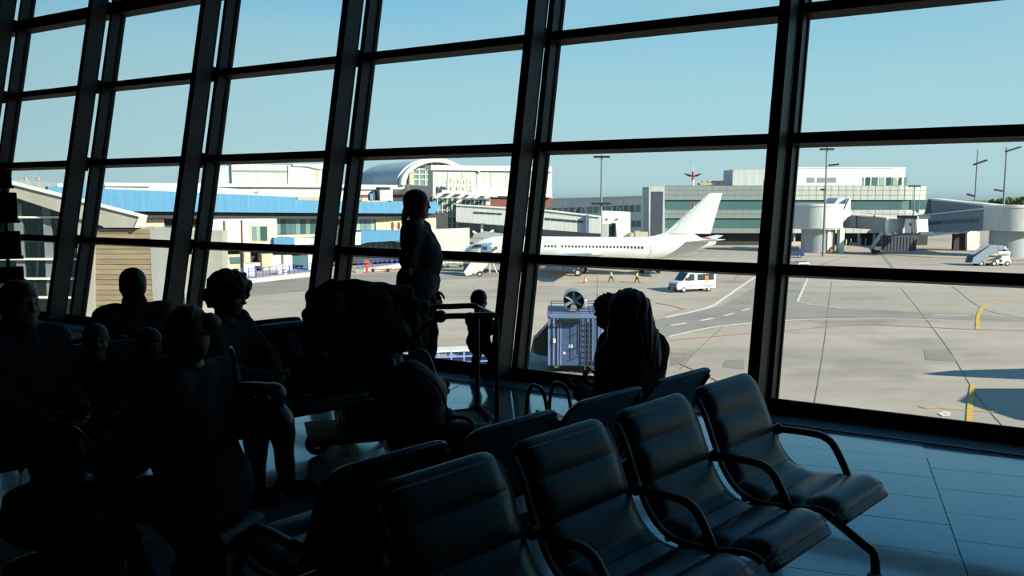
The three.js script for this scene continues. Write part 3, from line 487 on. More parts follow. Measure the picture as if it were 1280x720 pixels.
// the annex of our own terminal, close on the left
{
  const f = facade(groundAt(0, 46), groundAt(215, 46)), t = thing('terminal_annex', 'near annex with a sloping pale fascia, braced glass front and tan boarded wall', 'building', f.a, f.turn);
  const fasciaM = mat('fascia_panel', [0.40, 0.385, 0.33], 0.7, { tex: grimeTex, size: 3 }), boardM = [0, 1, 2].map((k) => mat('tan_board_' + k, [0.30 + 0.03 * k, 0.24 + 0.024 * k, 0.16 + 0.018 * k], 0.7, { tex: woodTex, size: 2.4 })), annexGrey = mat('annex_grey', [0.36, 0.365, 0.355], 0.7, { tex: grimeTex, size: 2 });
  mesh('fascia', [f.poly([[-60, 226], [-60, 210], [24, 231.5], [174, 270], [170.5, 284.5], [129, 284.5], [129, 283], [96, 272.4], [24, 248.5]], -0.5, 0.4)], fasciaM, t);
  mesh('roof_edge', [f.poly([[-60, 210], [24, 231.2], [174, 269.6], [173.8, 270.9], [24, 233], [-60, 212]], -0.5, 0.55)], frameWhite, t);
  mesh('fascia_end', [f.poly([[174, 269.6], [174.6, 270.2], [171, 284.8], [168, 284.5]], -0.5, 0.5)], frameWhite, t);
  mesh('glass_front', [f.poly([[-60, 470], [-60, 222], [24, 246], [98, 271], [98, 470]], -0.6, -0.5)], mat('annex_glass', [0.55, 0.66, 0.65], 0.02, { transmission: 1, thickness: 0, ior: 1.5 }), t);
  mesh('inner_wall', [f.poly([[-60, 480], [-60, 226], [24, 249], [99, 274], [99, 480]], -8.5, -7)], mat('annex_inside', [0.10, 0.14, 0.14], 0.8, { tex: grimeTex, size: 5 }), t);
  each('inner_floor', [f.rect(-60, 300, 99, 303, -7, -0.7), f.rect(-60, 350, 99, 353, -7, -0.7)], mat('annex_slab', [0.09, 0.12, 0.125], 0.8, { tex: grimeTex, size: 5 }), t);
  const glazed = mat('annex_steel', [0.28, 0.36, 0.33], 0.5, { tex: grimeTex, size: 2 });
  const br = (a, b, w) => { const p = f.at(a[0], a[1], -2), q = f.at(b[0], b[1], -2); return beam([p[0], p[1], -2], [q[0], q[1], -2], 0.12, w); };
  each('brace', [br([28, 256], [44, 400], 0.2)], glazed, t); each('brace', [br([52, 262], [40, 390], 0.22)], glazed, t); each('brace', [br([62, 262], [82, 296], 0.22)], glazed, t); each('brace', [br([20, 276], [40, 330], 0.2)], glazed, t); each('brace', [br([60, 300], [76, 345], 0.16)], glazed, t); each('brace', [br([92, 300], [60, 370], 0.16)], glazed, t);
  for (const y of [271.6, 324, 348.5, 372]) each('glazing_bar', [f.rect(-60, y - 1.2, 97, y + 1.2, -0.5, -0.2)], frameWhite, t);
  for (const x of [-20, 26, 62]) each('glazing_bar', [f.rect(x - 0.5, 255, x + 0.5, 420, -0.6, -0.45)], greySteel, t);
  { const q = [[-60, 213, -0.4], [24, 234, -0.4], [172, 272, -0.4], [172, 274, -8.5], [24, 236, -8.5], [-60, 216, -8.5]].map(([a, b, z]) => [...f.at(a, b, z), z]), P = []; for (const [i, j, k] of [[0, 1, 4], [0, 4, 5], [1, 2, 3], [1, 3, 4]]) P.push(...q[i], ...q[j], ...q[k]); const g = new THREE.BufferGeometry(); g.setAttribute('position', new THREE.Float32BufferAttribute(P, 3)); g.computeVertexNormals(); mesh('roof_sheet', [g], metalRoof, t); }
  mesh('corner_pier', [f.poly([[95, 480], [97, 272], [118, 279], [118, 480]], -1.5, 0.2)], fasciaM, t);
  const bw = part('boarded_wall', t); mesh('backing', [f.rect(112, 284.5, 194, 480, -1.5, -0.1)], annexGrey, bw);
  for (let y = 286, i = 0; y < 430; y += 6.4, i++) mesh('board', [f.rect(116, y, 192.5, y + 5.8, -0.1, 0.08)], boardM[i % 7 === 3 ? 0 : i % 3], bw);
  each('corner_panel', [f.rect(193, 285, 240, 480, -1.2, -0.4), f.rect(195, 286.5, 216.5, 480, -0.4, 0.1)], annexGrey, t); each('corner_panel', [f.rect(235, 306, 240, 480, -0.4, 0.0), f.rect(240, 288.5, 277, 480, -1.2, -0.3)], fasciaM, t);
  mesh('dark_opening', [f.rect(220, 314, 236, 420, -0.4, -0.3)], glassTones[0], t); each('glazing_bar', [f.rect(220, 325, 236, 326.4, -0.3, -0.2), f.rect(220, 346, 236, 347.2, -0.3, -0.2)], frameWhite, t);
  mesh('plinth', [f.rect(-60, 400, 240, 500, -1, 1.2)], annexGrey, t);
}
// pale roofs far left with two lanterns
{
  const f = facade(groundAt(20, 150), groundAt(130, 150)), t = thing('sloping_roof', 'pale sloping roof with two tan lanterns at the far left', 'roof', f.a, f.turn);
  mesh('roof', [f.poly([[-40, 262], [-40, 224], [40, 225.5], [56, 227.5], [80, 233.5], [120, 235.5], [120, 262]], -10, -4)], metalRoof, t);
  for (const x of [32.4, 48]) { const q = f.at(x, 225.5, -5), s = f.at(x + 1, 225.5, -5)[0] - q[0], l = mesh('lantern', [cyl(s * 2.2, s * 2, s * 4, q[0], q[1], -5, 8), cyl(s * 2.4, s * 0.3, s * 1.6, q[0], q[1] + s * 4, -5, 8)], rust, t); mesh('spike', [cyl(0.04, 0.04, s * 9, q[0] + 0.2, q[1] + s * 4, -5, 5)], greySteel, t); }
}
// ---------------------------------------------------------------- passenger bridges, masts, aircraft, vehicles
// right-hand pier: two round heads with their bridges
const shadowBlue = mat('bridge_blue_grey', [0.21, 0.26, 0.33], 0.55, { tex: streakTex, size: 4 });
const bridgeDark = mat('bridge_bellows', [0.10, 0.13, 0.17], 0.8, { tex: streakTex, size: 1 });
const tyre = mat('tyre_rubber', [0.02, 0.02, 0.021], 0.85, { bump: fineTex, bsize: 0.3, bscale: 0.002 });
const hubWhite = mat('wheel_hub', [0.6, 0.6, 0.58], 0.5, { tex: grimeTex, size: 0.5 });
const vanWhite = mat('van_paint', [0.74, 0.73, 0.70], 0.3, { tex: grimeTex, size: 2, clearcoat: 0.5 });
const carGlass = mat('vehicle_glass', [0.03, 0.05, 0.065], 0.08, { tex: grimeTex, size: 1 });
const blackPlastic = mat('black_plastic', [0.03, 0.032, 0.035], 0.6, { bump: fineTex, bsize: 0.2, bscale: 0.001 });
const hiOrange = mat('signal_orange', [0.85, 0.17, 0.03], 0.7, { tex: fineTex, size: 0.4 });
const hiYellow = mat('signal_yellow', [0.72, 0.80, 0.06], 0.7, { tex: fineTex, size: 0.4 });
const equipBlue = mat('equipment_blue', [0.045, 0.085, 0.20], 0.5, { tex: streakTex, size: 2 });
{
  const fh = facade(groundAt(985, 192), groundAt(1060, 192)), f = facade(groundAt(1050, 200), groundAt(1140, 183));
  const t = thing('boarding_bridge', 'boarding bridge with round white head on a thick leg and grey tunnel to its right', 'bridge', f.a, f.turn);
  const hs = part('head_tower', t); hs.position.copy(f.a).negate().add(fh.a).applyAxisAngle(V(0, 1, 0), -f.turn); hs.rotation.y = fh.turn - f.turn;
  const hc = fh.at(1027, 300), R = fh.at(1058, 300)[0] - hc[0], yh = (py) => fh.at(1026, py)[1], y = (py) => f.at(1124, py)[1];
  mesh('round_head', [cyl(R, R, yh(257.5) - yh(285), hc[0], yh(285), -R * 0.6, 36)], bridgeWhite, hs);
  mesh('head_roof', [cyl(R + 0.15, R + 0.15, 0.5, hc[0], yh(257.8), -R * 0.6, 36)], frameWhite, hs); mesh('head_floor', [cyl(R * 0.96, R * 0.96, 0.3, hc[0], yh(286.4), -R * 0.6, 36)], frameWhite, hs);
  mesh('thick_leg', [cyl(R * 0.66, R * 0.66, yh(286) + 0.3, hc[0] + 0.3, 0, -R * 0.6, 30)], bridgeGrey, hs);
  mesh('link_wall', [fh.poly([[1041, 257.5], [1048, 247.5], [1062, 247], [1063, 268], [1052, 280], [1041, 280]], -10, -3.5)], bridgeWhite, hs);
  mesh('link_side', [fh.poly([[1053, 268], [1062, 248], [1063.5, 248], [1063.5, 270], [1053, 272]], -3.5, -1.5)], white, hs);
  for (const [a, b] of [[1035, 1039], [1050.5, 1056]]) mesh('leg', [fh.down(a, 285, b, -1.5, 0.5)], frameWhite, hs);
  mesh('bellows', [f.rect(1044, 268, 1053, 283.5, -3, 0.2)], bridgeDark, t);
  const tn = part('tunnel', t);
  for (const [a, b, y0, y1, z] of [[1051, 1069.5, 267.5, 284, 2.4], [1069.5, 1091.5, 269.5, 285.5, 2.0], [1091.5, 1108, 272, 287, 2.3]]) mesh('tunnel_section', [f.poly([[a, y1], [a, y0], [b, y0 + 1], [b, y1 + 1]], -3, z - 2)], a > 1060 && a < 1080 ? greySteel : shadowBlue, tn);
  mesh('tunnel_roof', [f.poly([[1051, 268.2], [1051, 266.6], [1108, 271.6], [1108, 273]], -3.2, 0.5)], frameWhite, tn);
  mesh('roof_light', [1093, 1104].map((x) => { const p = f.at(x, 270.4, 1); return new THREE.SphereGeometry(0.3, 8, 6).translate(p[0], p[1], 1); })[0], mats.signal_red ?? hiOrange, tn);
  mesh('end_door', [f.rect(1106, 275, 1114.5, 294, -3, 0.9)], frameWhite, t);
  const cab = part('cabin', t); const cc = f.at(1124, 300); mesh('cabin_drum', [cyl(1.55, 1.55, y(273.5) - y(291), cc[0], y(291), 1, 20)], bridgeGrey, cab); mesh('cabin_front', [f.rect(1131, 272.5, 1139.5, 291, 0, 2.8)], frameWhite, cab); mesh('cabin_roof', [f.rect(1121, 269.8, 1146, 273, -1, 3)], darkBlue, cab); mesh('cabin_window', [f.rect(1136.4, 279, 1138.8, 282, 2.8, 2.9)], carGlass, cab); mesh('folding_hood', [f.poly([[1140, 271], [1146.5, 271], [1147.5, 292], [1141, 292]], -0.5, 2.6), ...[1141.5, 1144, 1146].map((x) => f.rect(x, 270.5, x + 0.7, 292.5, 2.6, 2.9))], frameWhite, cab);
  mesh('cabin_base', [f.poly([[1114, 292], [1152, 290], [1150, 293.8], [1116, 295]], -1, 2.6)], bridgeDark, t);
  mesh('lamp_cover', [f.rect(1119, 275.5, 1123, 277, 1, 1.6)], hiOrange, t);
  const L = part('wheel_lift', t), p0 = f.at(1105, 290, 1), p1 = f.at(1089, 315, 1);
  mesh('lift_strut', [beam([p0[0], p0[1], 1], [p1[0], 0.8, 1], 0.8, 0.9)], bridgeGrey, L); mesh('axle_box', [f.rect(1093, 308.5, 1100, 312.5, 0.4, 2.2)], frameWhite, L);
  for (const x of [1091.5, 1095.5]) mesh('wheel', [(() => { const q = f.at(x, 316, 2); return new THREE.CylinderGeometry(0.55, 0.55, 0.5, 16).rotateX(Math.PI / 2).translate(q[0], 0.55, 1.8); })()], tyre, L);
  mesh('fire_point', [fh.rect(1038, 311, 1040.5, 315.8, 1.4, 1.9)], mats.signal_red, hs); for (const x of [1029.5, 1041.5]) mesh('yellow_bollard', [fh.rect(x, 312.6, x + 2.2, 316.2, 1.2, 1.8)], mat('bollard_yellow', [0.75, 0.42, 0.03], 0.6, { tex: grimeTex, size: 0.5 }), hs);
}
{
  const f = facade(groundAt(1147, 214), groundAt(1240, 182));
  const t = thing('boarding_bridge', 'shaded blue-grey boarding bridge with a window slit and round head at the right edge', 'bridge', f.a, f.turn);
  const y = (py) => f.at(1240, py)[1];
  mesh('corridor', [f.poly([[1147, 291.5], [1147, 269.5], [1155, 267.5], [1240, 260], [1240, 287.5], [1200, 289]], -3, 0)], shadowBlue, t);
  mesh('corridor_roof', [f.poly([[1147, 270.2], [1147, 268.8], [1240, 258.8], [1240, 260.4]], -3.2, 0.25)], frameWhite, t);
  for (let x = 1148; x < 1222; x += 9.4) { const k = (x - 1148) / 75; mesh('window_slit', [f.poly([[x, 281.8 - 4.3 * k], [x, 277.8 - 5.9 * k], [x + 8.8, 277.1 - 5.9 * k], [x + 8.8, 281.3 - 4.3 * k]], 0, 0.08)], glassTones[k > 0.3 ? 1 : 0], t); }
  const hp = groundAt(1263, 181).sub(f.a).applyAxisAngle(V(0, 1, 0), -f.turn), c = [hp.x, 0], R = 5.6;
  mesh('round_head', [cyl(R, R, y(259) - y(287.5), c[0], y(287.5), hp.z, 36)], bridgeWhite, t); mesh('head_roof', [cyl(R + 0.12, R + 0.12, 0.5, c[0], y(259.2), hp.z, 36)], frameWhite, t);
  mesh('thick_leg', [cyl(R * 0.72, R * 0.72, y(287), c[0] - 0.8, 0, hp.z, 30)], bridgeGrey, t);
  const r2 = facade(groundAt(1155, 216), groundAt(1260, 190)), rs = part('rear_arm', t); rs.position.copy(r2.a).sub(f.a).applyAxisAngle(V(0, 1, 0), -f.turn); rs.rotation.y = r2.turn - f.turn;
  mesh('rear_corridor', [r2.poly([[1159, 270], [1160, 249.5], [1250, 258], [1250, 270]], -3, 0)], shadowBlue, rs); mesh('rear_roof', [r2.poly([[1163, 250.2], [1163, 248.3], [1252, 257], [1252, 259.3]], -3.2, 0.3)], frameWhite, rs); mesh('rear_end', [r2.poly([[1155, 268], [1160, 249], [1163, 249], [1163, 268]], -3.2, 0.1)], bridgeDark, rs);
  const r3 = facade(groundAt(1160, 200), groundAt(1226, 200)), ls = part('lower_building', t); ls.position.copy(r3.a).sub(f.a).applyAxisAngle(V(0, 1, 0), -f.turn); ls.rotation.y = r3.turn - f.turn;
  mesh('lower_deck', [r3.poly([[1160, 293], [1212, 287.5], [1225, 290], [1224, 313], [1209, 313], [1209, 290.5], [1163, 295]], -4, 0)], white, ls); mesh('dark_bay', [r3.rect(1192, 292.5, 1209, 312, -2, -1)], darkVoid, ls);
  const v = thing('dark_container', 'long dark shaded container under the bridge cabin', 'container', groundAt(1101, 188), 0), k = facade(groundAt(1101, 188), groundAt(1146, 188)); mesh('container_body', [k.rect(1102, 295, 1146, 313.6, -3, 0)], darkBlue, v); mesh('container_ribs', ribs(k, steps(1106, 1142, 9), 296, 313, 0, 0.12, 0.4), blackPlastic, v, { kind: 'stuff' });
  const s2 = thing('pier_wall', 'low beige wall at the foot of the pier, right edge', 'wall', groundAt(1270, 190), 0); const k2 = facade(groundAt(1270, 190), groundAt(1300, 190)); mesh('wall_block', [k2.rect(1274, 290, 1310, 314, -2, 0)], stoneTan, s2); mesh('red_band', [k2.rect(1274, 310.5, 1310, 314, 0, 0.2)], brick, s2);
}
// light masts
function lightMast(px, dep, top, heads, label, thick = 0.26) {
  const at = groundAt(px, dep), t = thing('light_mast', label, 'mast', at, 0, undefined), H = atDepth(px, top, dep).y - GROUND;
  mesh('pole', [bar([0, 0, 0], [0, H, 0], thick, thick * 0.6, 10)], greySteel, t);
  for (const [dx, py, w, tilt] of heads) { const y = atDepth(px, py, dep).y - GROUND, s = dep / FOCAL; const g = box(w * s, 0.35, 1.2, 0, 0, 0); g.rotateZ(tilt).translate(dx * s, y, 0); const head = mesh('lamp_head', [g], darkSteel, t); if (Math.abs(dx) > w / 2) mesh('arm', [beam([0, y, 0], [dx * s, y, 0], 0.12, 0.12)], greySteel, t); }
  return t;
}
lightMast(750.5, 178, 194, [[0, 196, 20, 0], [0, 254.5, 24, 0]], 'tall grey light mast rising behind the airliner fuselage', 0.3);
lightMast(1027.5, 182, 184, [[0, 186.5, 16, 0], [9, 206, 11, 0.1], [-3, 237, 4, 0]], 'light mast standing beside the left round bridge head');
lightMast(1137.5, 196, 231, [[0, 232.6, 13, 0]], 'short single-head light mast before the rounded terminal end', 0.2);
lightMast(1213, 230, 187, [[4, 203, 16, 0.35], [-6, 244, 8, -0.3]], 'thin light mast behind the right passenger bridge, tilted head');
lightMast(1248.5, 240, 184, [[8, 186.5, 18, 0.3], [-7, 238, 10, -0.2]], 'light mast rising above the right round bridge head', 0.34);
// airliner
{
  const paint = mat('aircraft_white', [0.90, 0.885, 0.84], 0.32, { tex: fineTex, size: 3, clearcoat: 0.4 }), greyPaint = mat('aircraft_grey', [0.38, 0.40, 0.42], 0.4, { tex: fineTex, size: 2 });
  const PSI = 12 * Math.PI / 180, tailP = atDepth(894, 360, 134), nose = V(tailP.x - 39.5 * Math.cos(PSI), GROUND, tailP.z - 39.5 * Math.sin(PSI));
  const t = thing('airliner', 'plain white twin-engine airliner parked side-on with its nose to the left', 'airplane', nose, -PSI);
  const CY = 3.95, R = 1.95, prof = [[0, 3.35, 0.02], [0.25, 3.35, 0.42], [0.9, 3.42, 0.85], [1.9, 3.6, 1.3], [3.2, 3.8, 1.65], [5, CY, 1.9], [6.5, CY, R], [26, CY, R], [28.5, 4.02, 1.88], [31, 4.25, 1.66], [33.5, 4.55, 1.35], [36, 4.85, 0.98], [38, 5.08, 0.62], [39.3, 5.2, 0.3], [39.5, 5.2, 0.02]];
  const n = 36, pos = [], idx = []; prof.forEach(([x, cy, r]) => { for (let k = 0; k <= n; k++) { const a = k / n * 2 * Math.PI; pos.push(x, cy + r * Math.cos(a) * (x > 28 ? 1.06 : 1.02), r * Math.sin(a) * 0.97); } });
  for (let i = 0; i + 1 < prof.length; i++) for (let k = 0; k < n; k++) { const a = i * (n + 1) + k, b = a + n + 1; idx.push(a, a + 1, b, a + 1, b + 1, b); }
  const fg = new THREE.BufferGeometry(); fg.setAttribute('position', new THREE.Float32BufferAttribute(pos, 3)); fg.setIndex(idx); fg.computeVertexNormals();
  const fuse = mesh('fuselage', [fg], paint, t);
  const side = (x, y, w, h, name, m) => { const a = Math.acos(clamp((y - CY) / (R * 1.02), -1, 1)), z = R * 0.97 * Math.sin(a); mesh(name, [rbox(w, h, 0.06, 0.1, x, y, z + 0.0)], m, fuse); };
  for (let k = 0; k < 44; k++) { const x = 6.6 + k * 0.535; if (x > 29 || k === 11 || k === 12 || k === 17) continue; side(x, 4.45, 0.27, 0.4, 'cabin_window', mats.vehicle_glass); }
  side(4.6, 3.95, 0.9, 1.9, 'cabin_door', greyPaint); side(4.6, 3.95, 0.8, 1.8, 'cabin_door', paint); side(30.2, 4.2, 0.05, 1.5, 'door_seam', greyPaint);
  mesh('cockpit_window', [prism([[1.5, 4.1], [2.6, 4.15], [2.8, 4.65], [2.1, 4.6]], 0.75, 1.42), prism([[2.75, 4.15], [3.4, 4.2], [3.3, 4.6], [2.9, 4.65]], 1.1, 1.62)], mats.vehicle_glass, fuse);
  const foil = (a, b) => { const sect = ({ o, c, th, up }) => { const pts = []; for (const [u, v] of [[0, 0], [0.05, 0.5], [0.25, 1], [0.6, 0.7], [1, 0.04], [0.6, -0.35], [0.25, -0.6], [0.05, -0.35]]) pts.push(up ? [o[0] + u * c, o[1], o[2] + v * th] : [o[0] + u * c, o[1] + v * th, o[2]]); return pts; };
    const A = sect(a), B = sect(b), P = [], I = [], m = A.length; [...A, ...B].forEach((p) => P.push(...p)); for (let k = 0; k < m; k++) { const q = (k + 1) % m; I.push(k, q, m + k, q, m + q, m + k); } for (let k = 1; k + 1 < m; k++) I.push(0, k, k + 1, m, m + k + 1, m + k);
    const g = new THREE.BufferGeometry(); g.setAttribute('position', new THREE.Float32BufferAttribute(P, 3)); g.setIndex(I); return toCreasedNormals(g, 0.6); };
  const k = 134 / FOCAL, fx = (px) => 39.5 + (px - 894) * k / Math.cos(PSI), fy = (py) => 12 - (py - 247) * k;
  mesh('tail_fin', [foil({ o: [fx(831), fy(292), 0], c: fx(887) - fx(831), th: 0.3, up: true }, { o: [fx(884.5), fy(241.2), 0], c: fx(900) - fx(884.5), th: 0.12, up: true }), prism([[fx(800), 5.85], [fx(818), fy(295.3)], [fx(832), fy(291.4)], [fx(845), fy(280)], [fx(887), 5.2], [fx(845), 5.2]], -0.16, 0.16)], paint, t);
  for (const s of [-1, 1]) {
    const st = mesh('tail_plane', [foil({ o: [34.6, 5.25, s * 0.5], c: 3.9, th: 0.24 }, { o: [39.2, 6.0, s * 7.1], c: 1.5, th: 0.1 })], paint, t);
    if (s < 0) mesh('red_mark', [prism([[37.2, 5.62], [39.0, 5.62], [38.4, 5.9], [37.6, 5.9]], -2.2, -2.1)], mats.signal_red, st);
    mesh('wing', [foil({ o: [14.2, 2.75, s * 1.2], c: 7.4, th: 0.75 }, { o: [22.6, 4.3, s * 17], c: 1.7, th: 0.2 })], paint, t);
    const e = part('engine', t); const ex = 13.1, ey = 1.75, ez = s * 4.9;
    const eg = lathe([[0.78, 0], [0.98, 0.12], [1.06, 0.7], [1.02, 1.8], [0.8, 3.1], [0.55, 3.6]], 24).rotateZ(-Math.PI / 2).translate(ex, ey, ez); mesh('cowling', [eg], greyPaint, e); mesh('fan', [new THREE.CylinderGeometry(0.78, 0.78, 0.1, 20).rotateZ(Math.PI / 2).translate(ex + 0.35, ey, ez)], blackPlastic, e); mesh('pylon', [beam([ex + 1.4, ey + 0.95, ez], [ex + 4.5, ey + 1.4, ez], 0.3, 0.7)], paint, e);
    const g = part('main_gear', t); mesh('strut', [bar([18.9, 0.6, s * 2.85], [18.9, 2.9, s * 2.6], 0.14)], greySteel, g);
    for (const w of [-0.42, 0.42]) { const wh = mesh('wheel', [new THREE.CylinderGeometry(0.57, 0.57, 0.4, 24).rotateX(Math.PI / 2).translate(18.9, 0.57, s * 2.85 + w)], tyre, g); mesh('hub', [new THREE.CylinderGeometry(0.3, 0.3, 0.42, 16).rotateX(Math.PI / 2).translate(18.9, 0.57, s * 2.85 + w)], hubWhite, wh); }
  }
  const ng = part('nose_gear', t); mesh('strut', [bar([3.6, 0.4, 0], [3.6, 2.4, 0], 0.1)], greySteel, ng); for (const w of [-0.25, 0.25]) mesh('wheel', [new THREE.CylinderGeometry(0.36, 0.36, 0.22, 18).rotateX(Math.PI / 2).translate(3.6, 0.36, w)], tyre, ng);
  mesh('antenna', [prism([[9, 5.9], [9.6, 5.9], [9.6, 6.5], [9.3, 6.5]], -0.05, 0.05)], paint, t);
}
// vehicles
const wheel = (x, z, r, w, parent, y = r) => { const g = mesh('wheel', [new THREE.CylinderGeometry(r, r, w, 20).rotateX(Math.PI / 2).translate(x, y, z)], tyre, parent); mesh('hub', [new THREE.CylinderGeometry(r * 0.52, r * 0.52, w + 0.02, 14).rotateX(Math.PI / 2).translate(x, y, z)], hubWhite, g); return g; };
{
  // panel van, local +x is its nose
  const nose = onApron(841, 365), t = thing('service_van', 'white service van with dark windows driving on the apron', 'van', onApron(865, 364.2), Math.PI + 22 * Math.PI / 180), W = 1.0;
  mesh('body', [prism([[-2.9, 0.45], [-2.9, 2.45], [-2.75, 2.6], [0.9, 2.62], [1.25, 2.5], [1.95, 1.55], [2.75, 1.3], [2.9, 1.05], [2.92, 0.45]], -W, W)], vanWhite, t);
  mesh('windscreen', [(() => { const g = prism([[1.28, 2.44], [1.97, 1.56], [2.02, 1.58], [1.33, 2.47]], -W * 0.92, W * 0.92); return g; })()], carGlass, t);
  for (const s of [-1, 1]) { const z = s * (W + 0.01); mesh('side_window', [prism([[0.35, 1.5], [1.5, 1.5], [1.05, 2.35], [0.35, 2.35]], Math.min(z - 0.01, z + 0.01), Math.max(z - 0.01, z + 0.01))], carGlass, t); mesh('side_window', [span(-2.6, -0.1, 1.5, 2.3, z - 0.01, z + 0.01)], carGlass, t); mesh('side_strip', [span(-2.88, 1.2, 0.78, 0.88, z - 0.01, z + 0.02)], greySteel, t); mesh('mirror', [rbox(0.12, 0.34, 0.22, 0.04, 1.55, 1.75, s * (W + 0.16))], blackPlastic, t); for (const x of [-1.9, 1.85]) wheel(x, s * 0.88, 0.36, 0.24, t); }
  mesh('orange_vest', [span(-1.75, -1.25, 1.45, 2.05, -W - 0.03, -W - 0.02), span(-1.75, -1.25, 1.45, 2.05, W + 0.02, W + 0.03)], hiOrange, t);
  mesh('grille', [span(2.86, 2.95, 0.82, 1.02, -0.75, 0.75)], blackPlastic, t); mesh('bumper', [rbox(0.25, 0.38, 2.0, 0.08, 2.9, 0.5, 0)], blackPlastic, t); mesh('number_plate', [span(3.02, 3.04, 0.45, 0.57, -0.27, 0.27)], hubWhite, t); for (const s of [-1, 1]) mesh('headlamp', [rbox(0.14, 0.22, 0.34, 0.05, 2.82, 1.0, s * 0.8)], hubWhite, t);
}
{
  // wheeled air stairs on the right, standing shaded side towards us
  const p = onApron(1238, 332), k = p.z / -FOCAL, t = thing('stairs_truck', 'white and blue-grey passenger stairs truck parked on the open apron at right', 'truck', p, 0), X = (px) => (px - 1238) * k, Y = (py) => (332 - py) * k;
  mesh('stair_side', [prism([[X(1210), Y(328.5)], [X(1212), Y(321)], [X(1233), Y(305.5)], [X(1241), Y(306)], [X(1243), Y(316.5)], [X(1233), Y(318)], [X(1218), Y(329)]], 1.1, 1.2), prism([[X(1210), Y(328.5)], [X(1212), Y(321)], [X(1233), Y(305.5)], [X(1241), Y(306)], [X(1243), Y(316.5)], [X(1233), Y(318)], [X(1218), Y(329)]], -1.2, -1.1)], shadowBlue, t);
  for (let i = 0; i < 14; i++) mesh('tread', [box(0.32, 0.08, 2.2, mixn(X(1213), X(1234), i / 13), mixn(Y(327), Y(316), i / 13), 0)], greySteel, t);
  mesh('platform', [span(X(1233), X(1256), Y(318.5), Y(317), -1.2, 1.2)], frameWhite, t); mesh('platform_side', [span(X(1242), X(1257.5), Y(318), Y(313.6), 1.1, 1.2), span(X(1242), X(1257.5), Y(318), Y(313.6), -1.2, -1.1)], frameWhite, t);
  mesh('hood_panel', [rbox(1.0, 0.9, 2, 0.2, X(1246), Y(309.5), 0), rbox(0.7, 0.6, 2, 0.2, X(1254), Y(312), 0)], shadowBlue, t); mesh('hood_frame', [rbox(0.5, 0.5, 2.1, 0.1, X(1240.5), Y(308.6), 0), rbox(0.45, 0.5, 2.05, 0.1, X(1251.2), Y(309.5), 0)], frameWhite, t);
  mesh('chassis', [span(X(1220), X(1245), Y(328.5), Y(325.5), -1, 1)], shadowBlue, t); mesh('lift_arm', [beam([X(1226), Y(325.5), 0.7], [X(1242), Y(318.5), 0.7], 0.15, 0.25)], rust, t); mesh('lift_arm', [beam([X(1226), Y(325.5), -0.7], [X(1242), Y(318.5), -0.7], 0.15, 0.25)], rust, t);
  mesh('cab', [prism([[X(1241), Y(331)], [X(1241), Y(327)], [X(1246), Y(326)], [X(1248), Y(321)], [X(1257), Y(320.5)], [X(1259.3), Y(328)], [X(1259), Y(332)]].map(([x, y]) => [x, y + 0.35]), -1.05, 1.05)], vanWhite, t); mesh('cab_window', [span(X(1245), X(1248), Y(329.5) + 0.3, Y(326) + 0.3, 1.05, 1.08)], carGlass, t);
  for (const px of [1222.5, 1238.5, 1255]) for (const s of [-1, 1]) wheel(X(px), s * 0.95, 0.45, 0.3, t);
}
{
  // white mobile stairs at the airliner's nose
  const p = onApron(592, 345), k = p.z / -FOCAL, t = thing('mobile_stairs', 'white mobile boarding stairs with a blue cabin standing at the airliner nose', 'stairs', p, 0), X = (px) => (px - 592) * k, Y = (py) => (345 - py) * k;
  for (const [a, b, z] of [[584, 598, 0.9], [594, 612, -1.2]]) mesh('stair_flank', [prism([[X(a - 1), Y(344)], [X(a - 3.6), Y(339)], [X(b), Y(314)], [X(b + 10), Y(306)], [X(b + 10), Y(314)], [X(b + 2), Y(326)], [X(a + 6), Y(343)]], z, z + 0.16)], vanWhite, t);
  for (let i = 0; i < 16; i++) mesh('tread', [box(0.34, 0.08, 2, mixn(X(583), X(606), i / 15), mixn(Y(343), Y(316), i / 15), -0.1)], greySteel, t);
  mesh('blue_cabin', [rbox(1.5, 1.3, 1.6, 0.2, X(607.5), Y(309.5), 0.4)], mat('cabin_blue', [0.12, 0.24, 0.42], 0.5, { tex: grimeTex, size: 1 }), t); mesh('cabin_window', [rbox(0.7, 0.5, 0.1, 0.04, X(606.5), Y(309.5), 1.2)], carGlass, t);
  mesh('lower_box', [span(X(578.5), X(590), Y(341), Y(330.5), -2.4, -1.6)], mats.cabin_blue, t); mesh('frame_leg', [bar([X(612), 0.4, -1], [X(612), Y(310), -1], 0.1), bar([X(621), 0.4, -1], [X(612), Y(318), -1], 0.08)], frameWhite, t); mesh('top_landing', [span(X(606), X(628), Y(307.5), Y(306), -1.3, 1.1)], frameWhite, t);
  mesh('landing_rail', [[610, 618, 626].map((x) => bar([X(x), Y(306), 1], [X(x), Y(298.5), 1], 0.05)), bar([X(606), Y(298.8), 1], [X(628), Y(298.8), 1], 0.05), bar([X(606), Y(302.5), 1], [X(628), Y(302.5), 1], 0.04)].flat(), frameWhite, t);
  for (const px of [588, 600]) for (const s of [-1, 1]) wheel(X(px), s * 0.8, 0.35, 0.25, t);
}
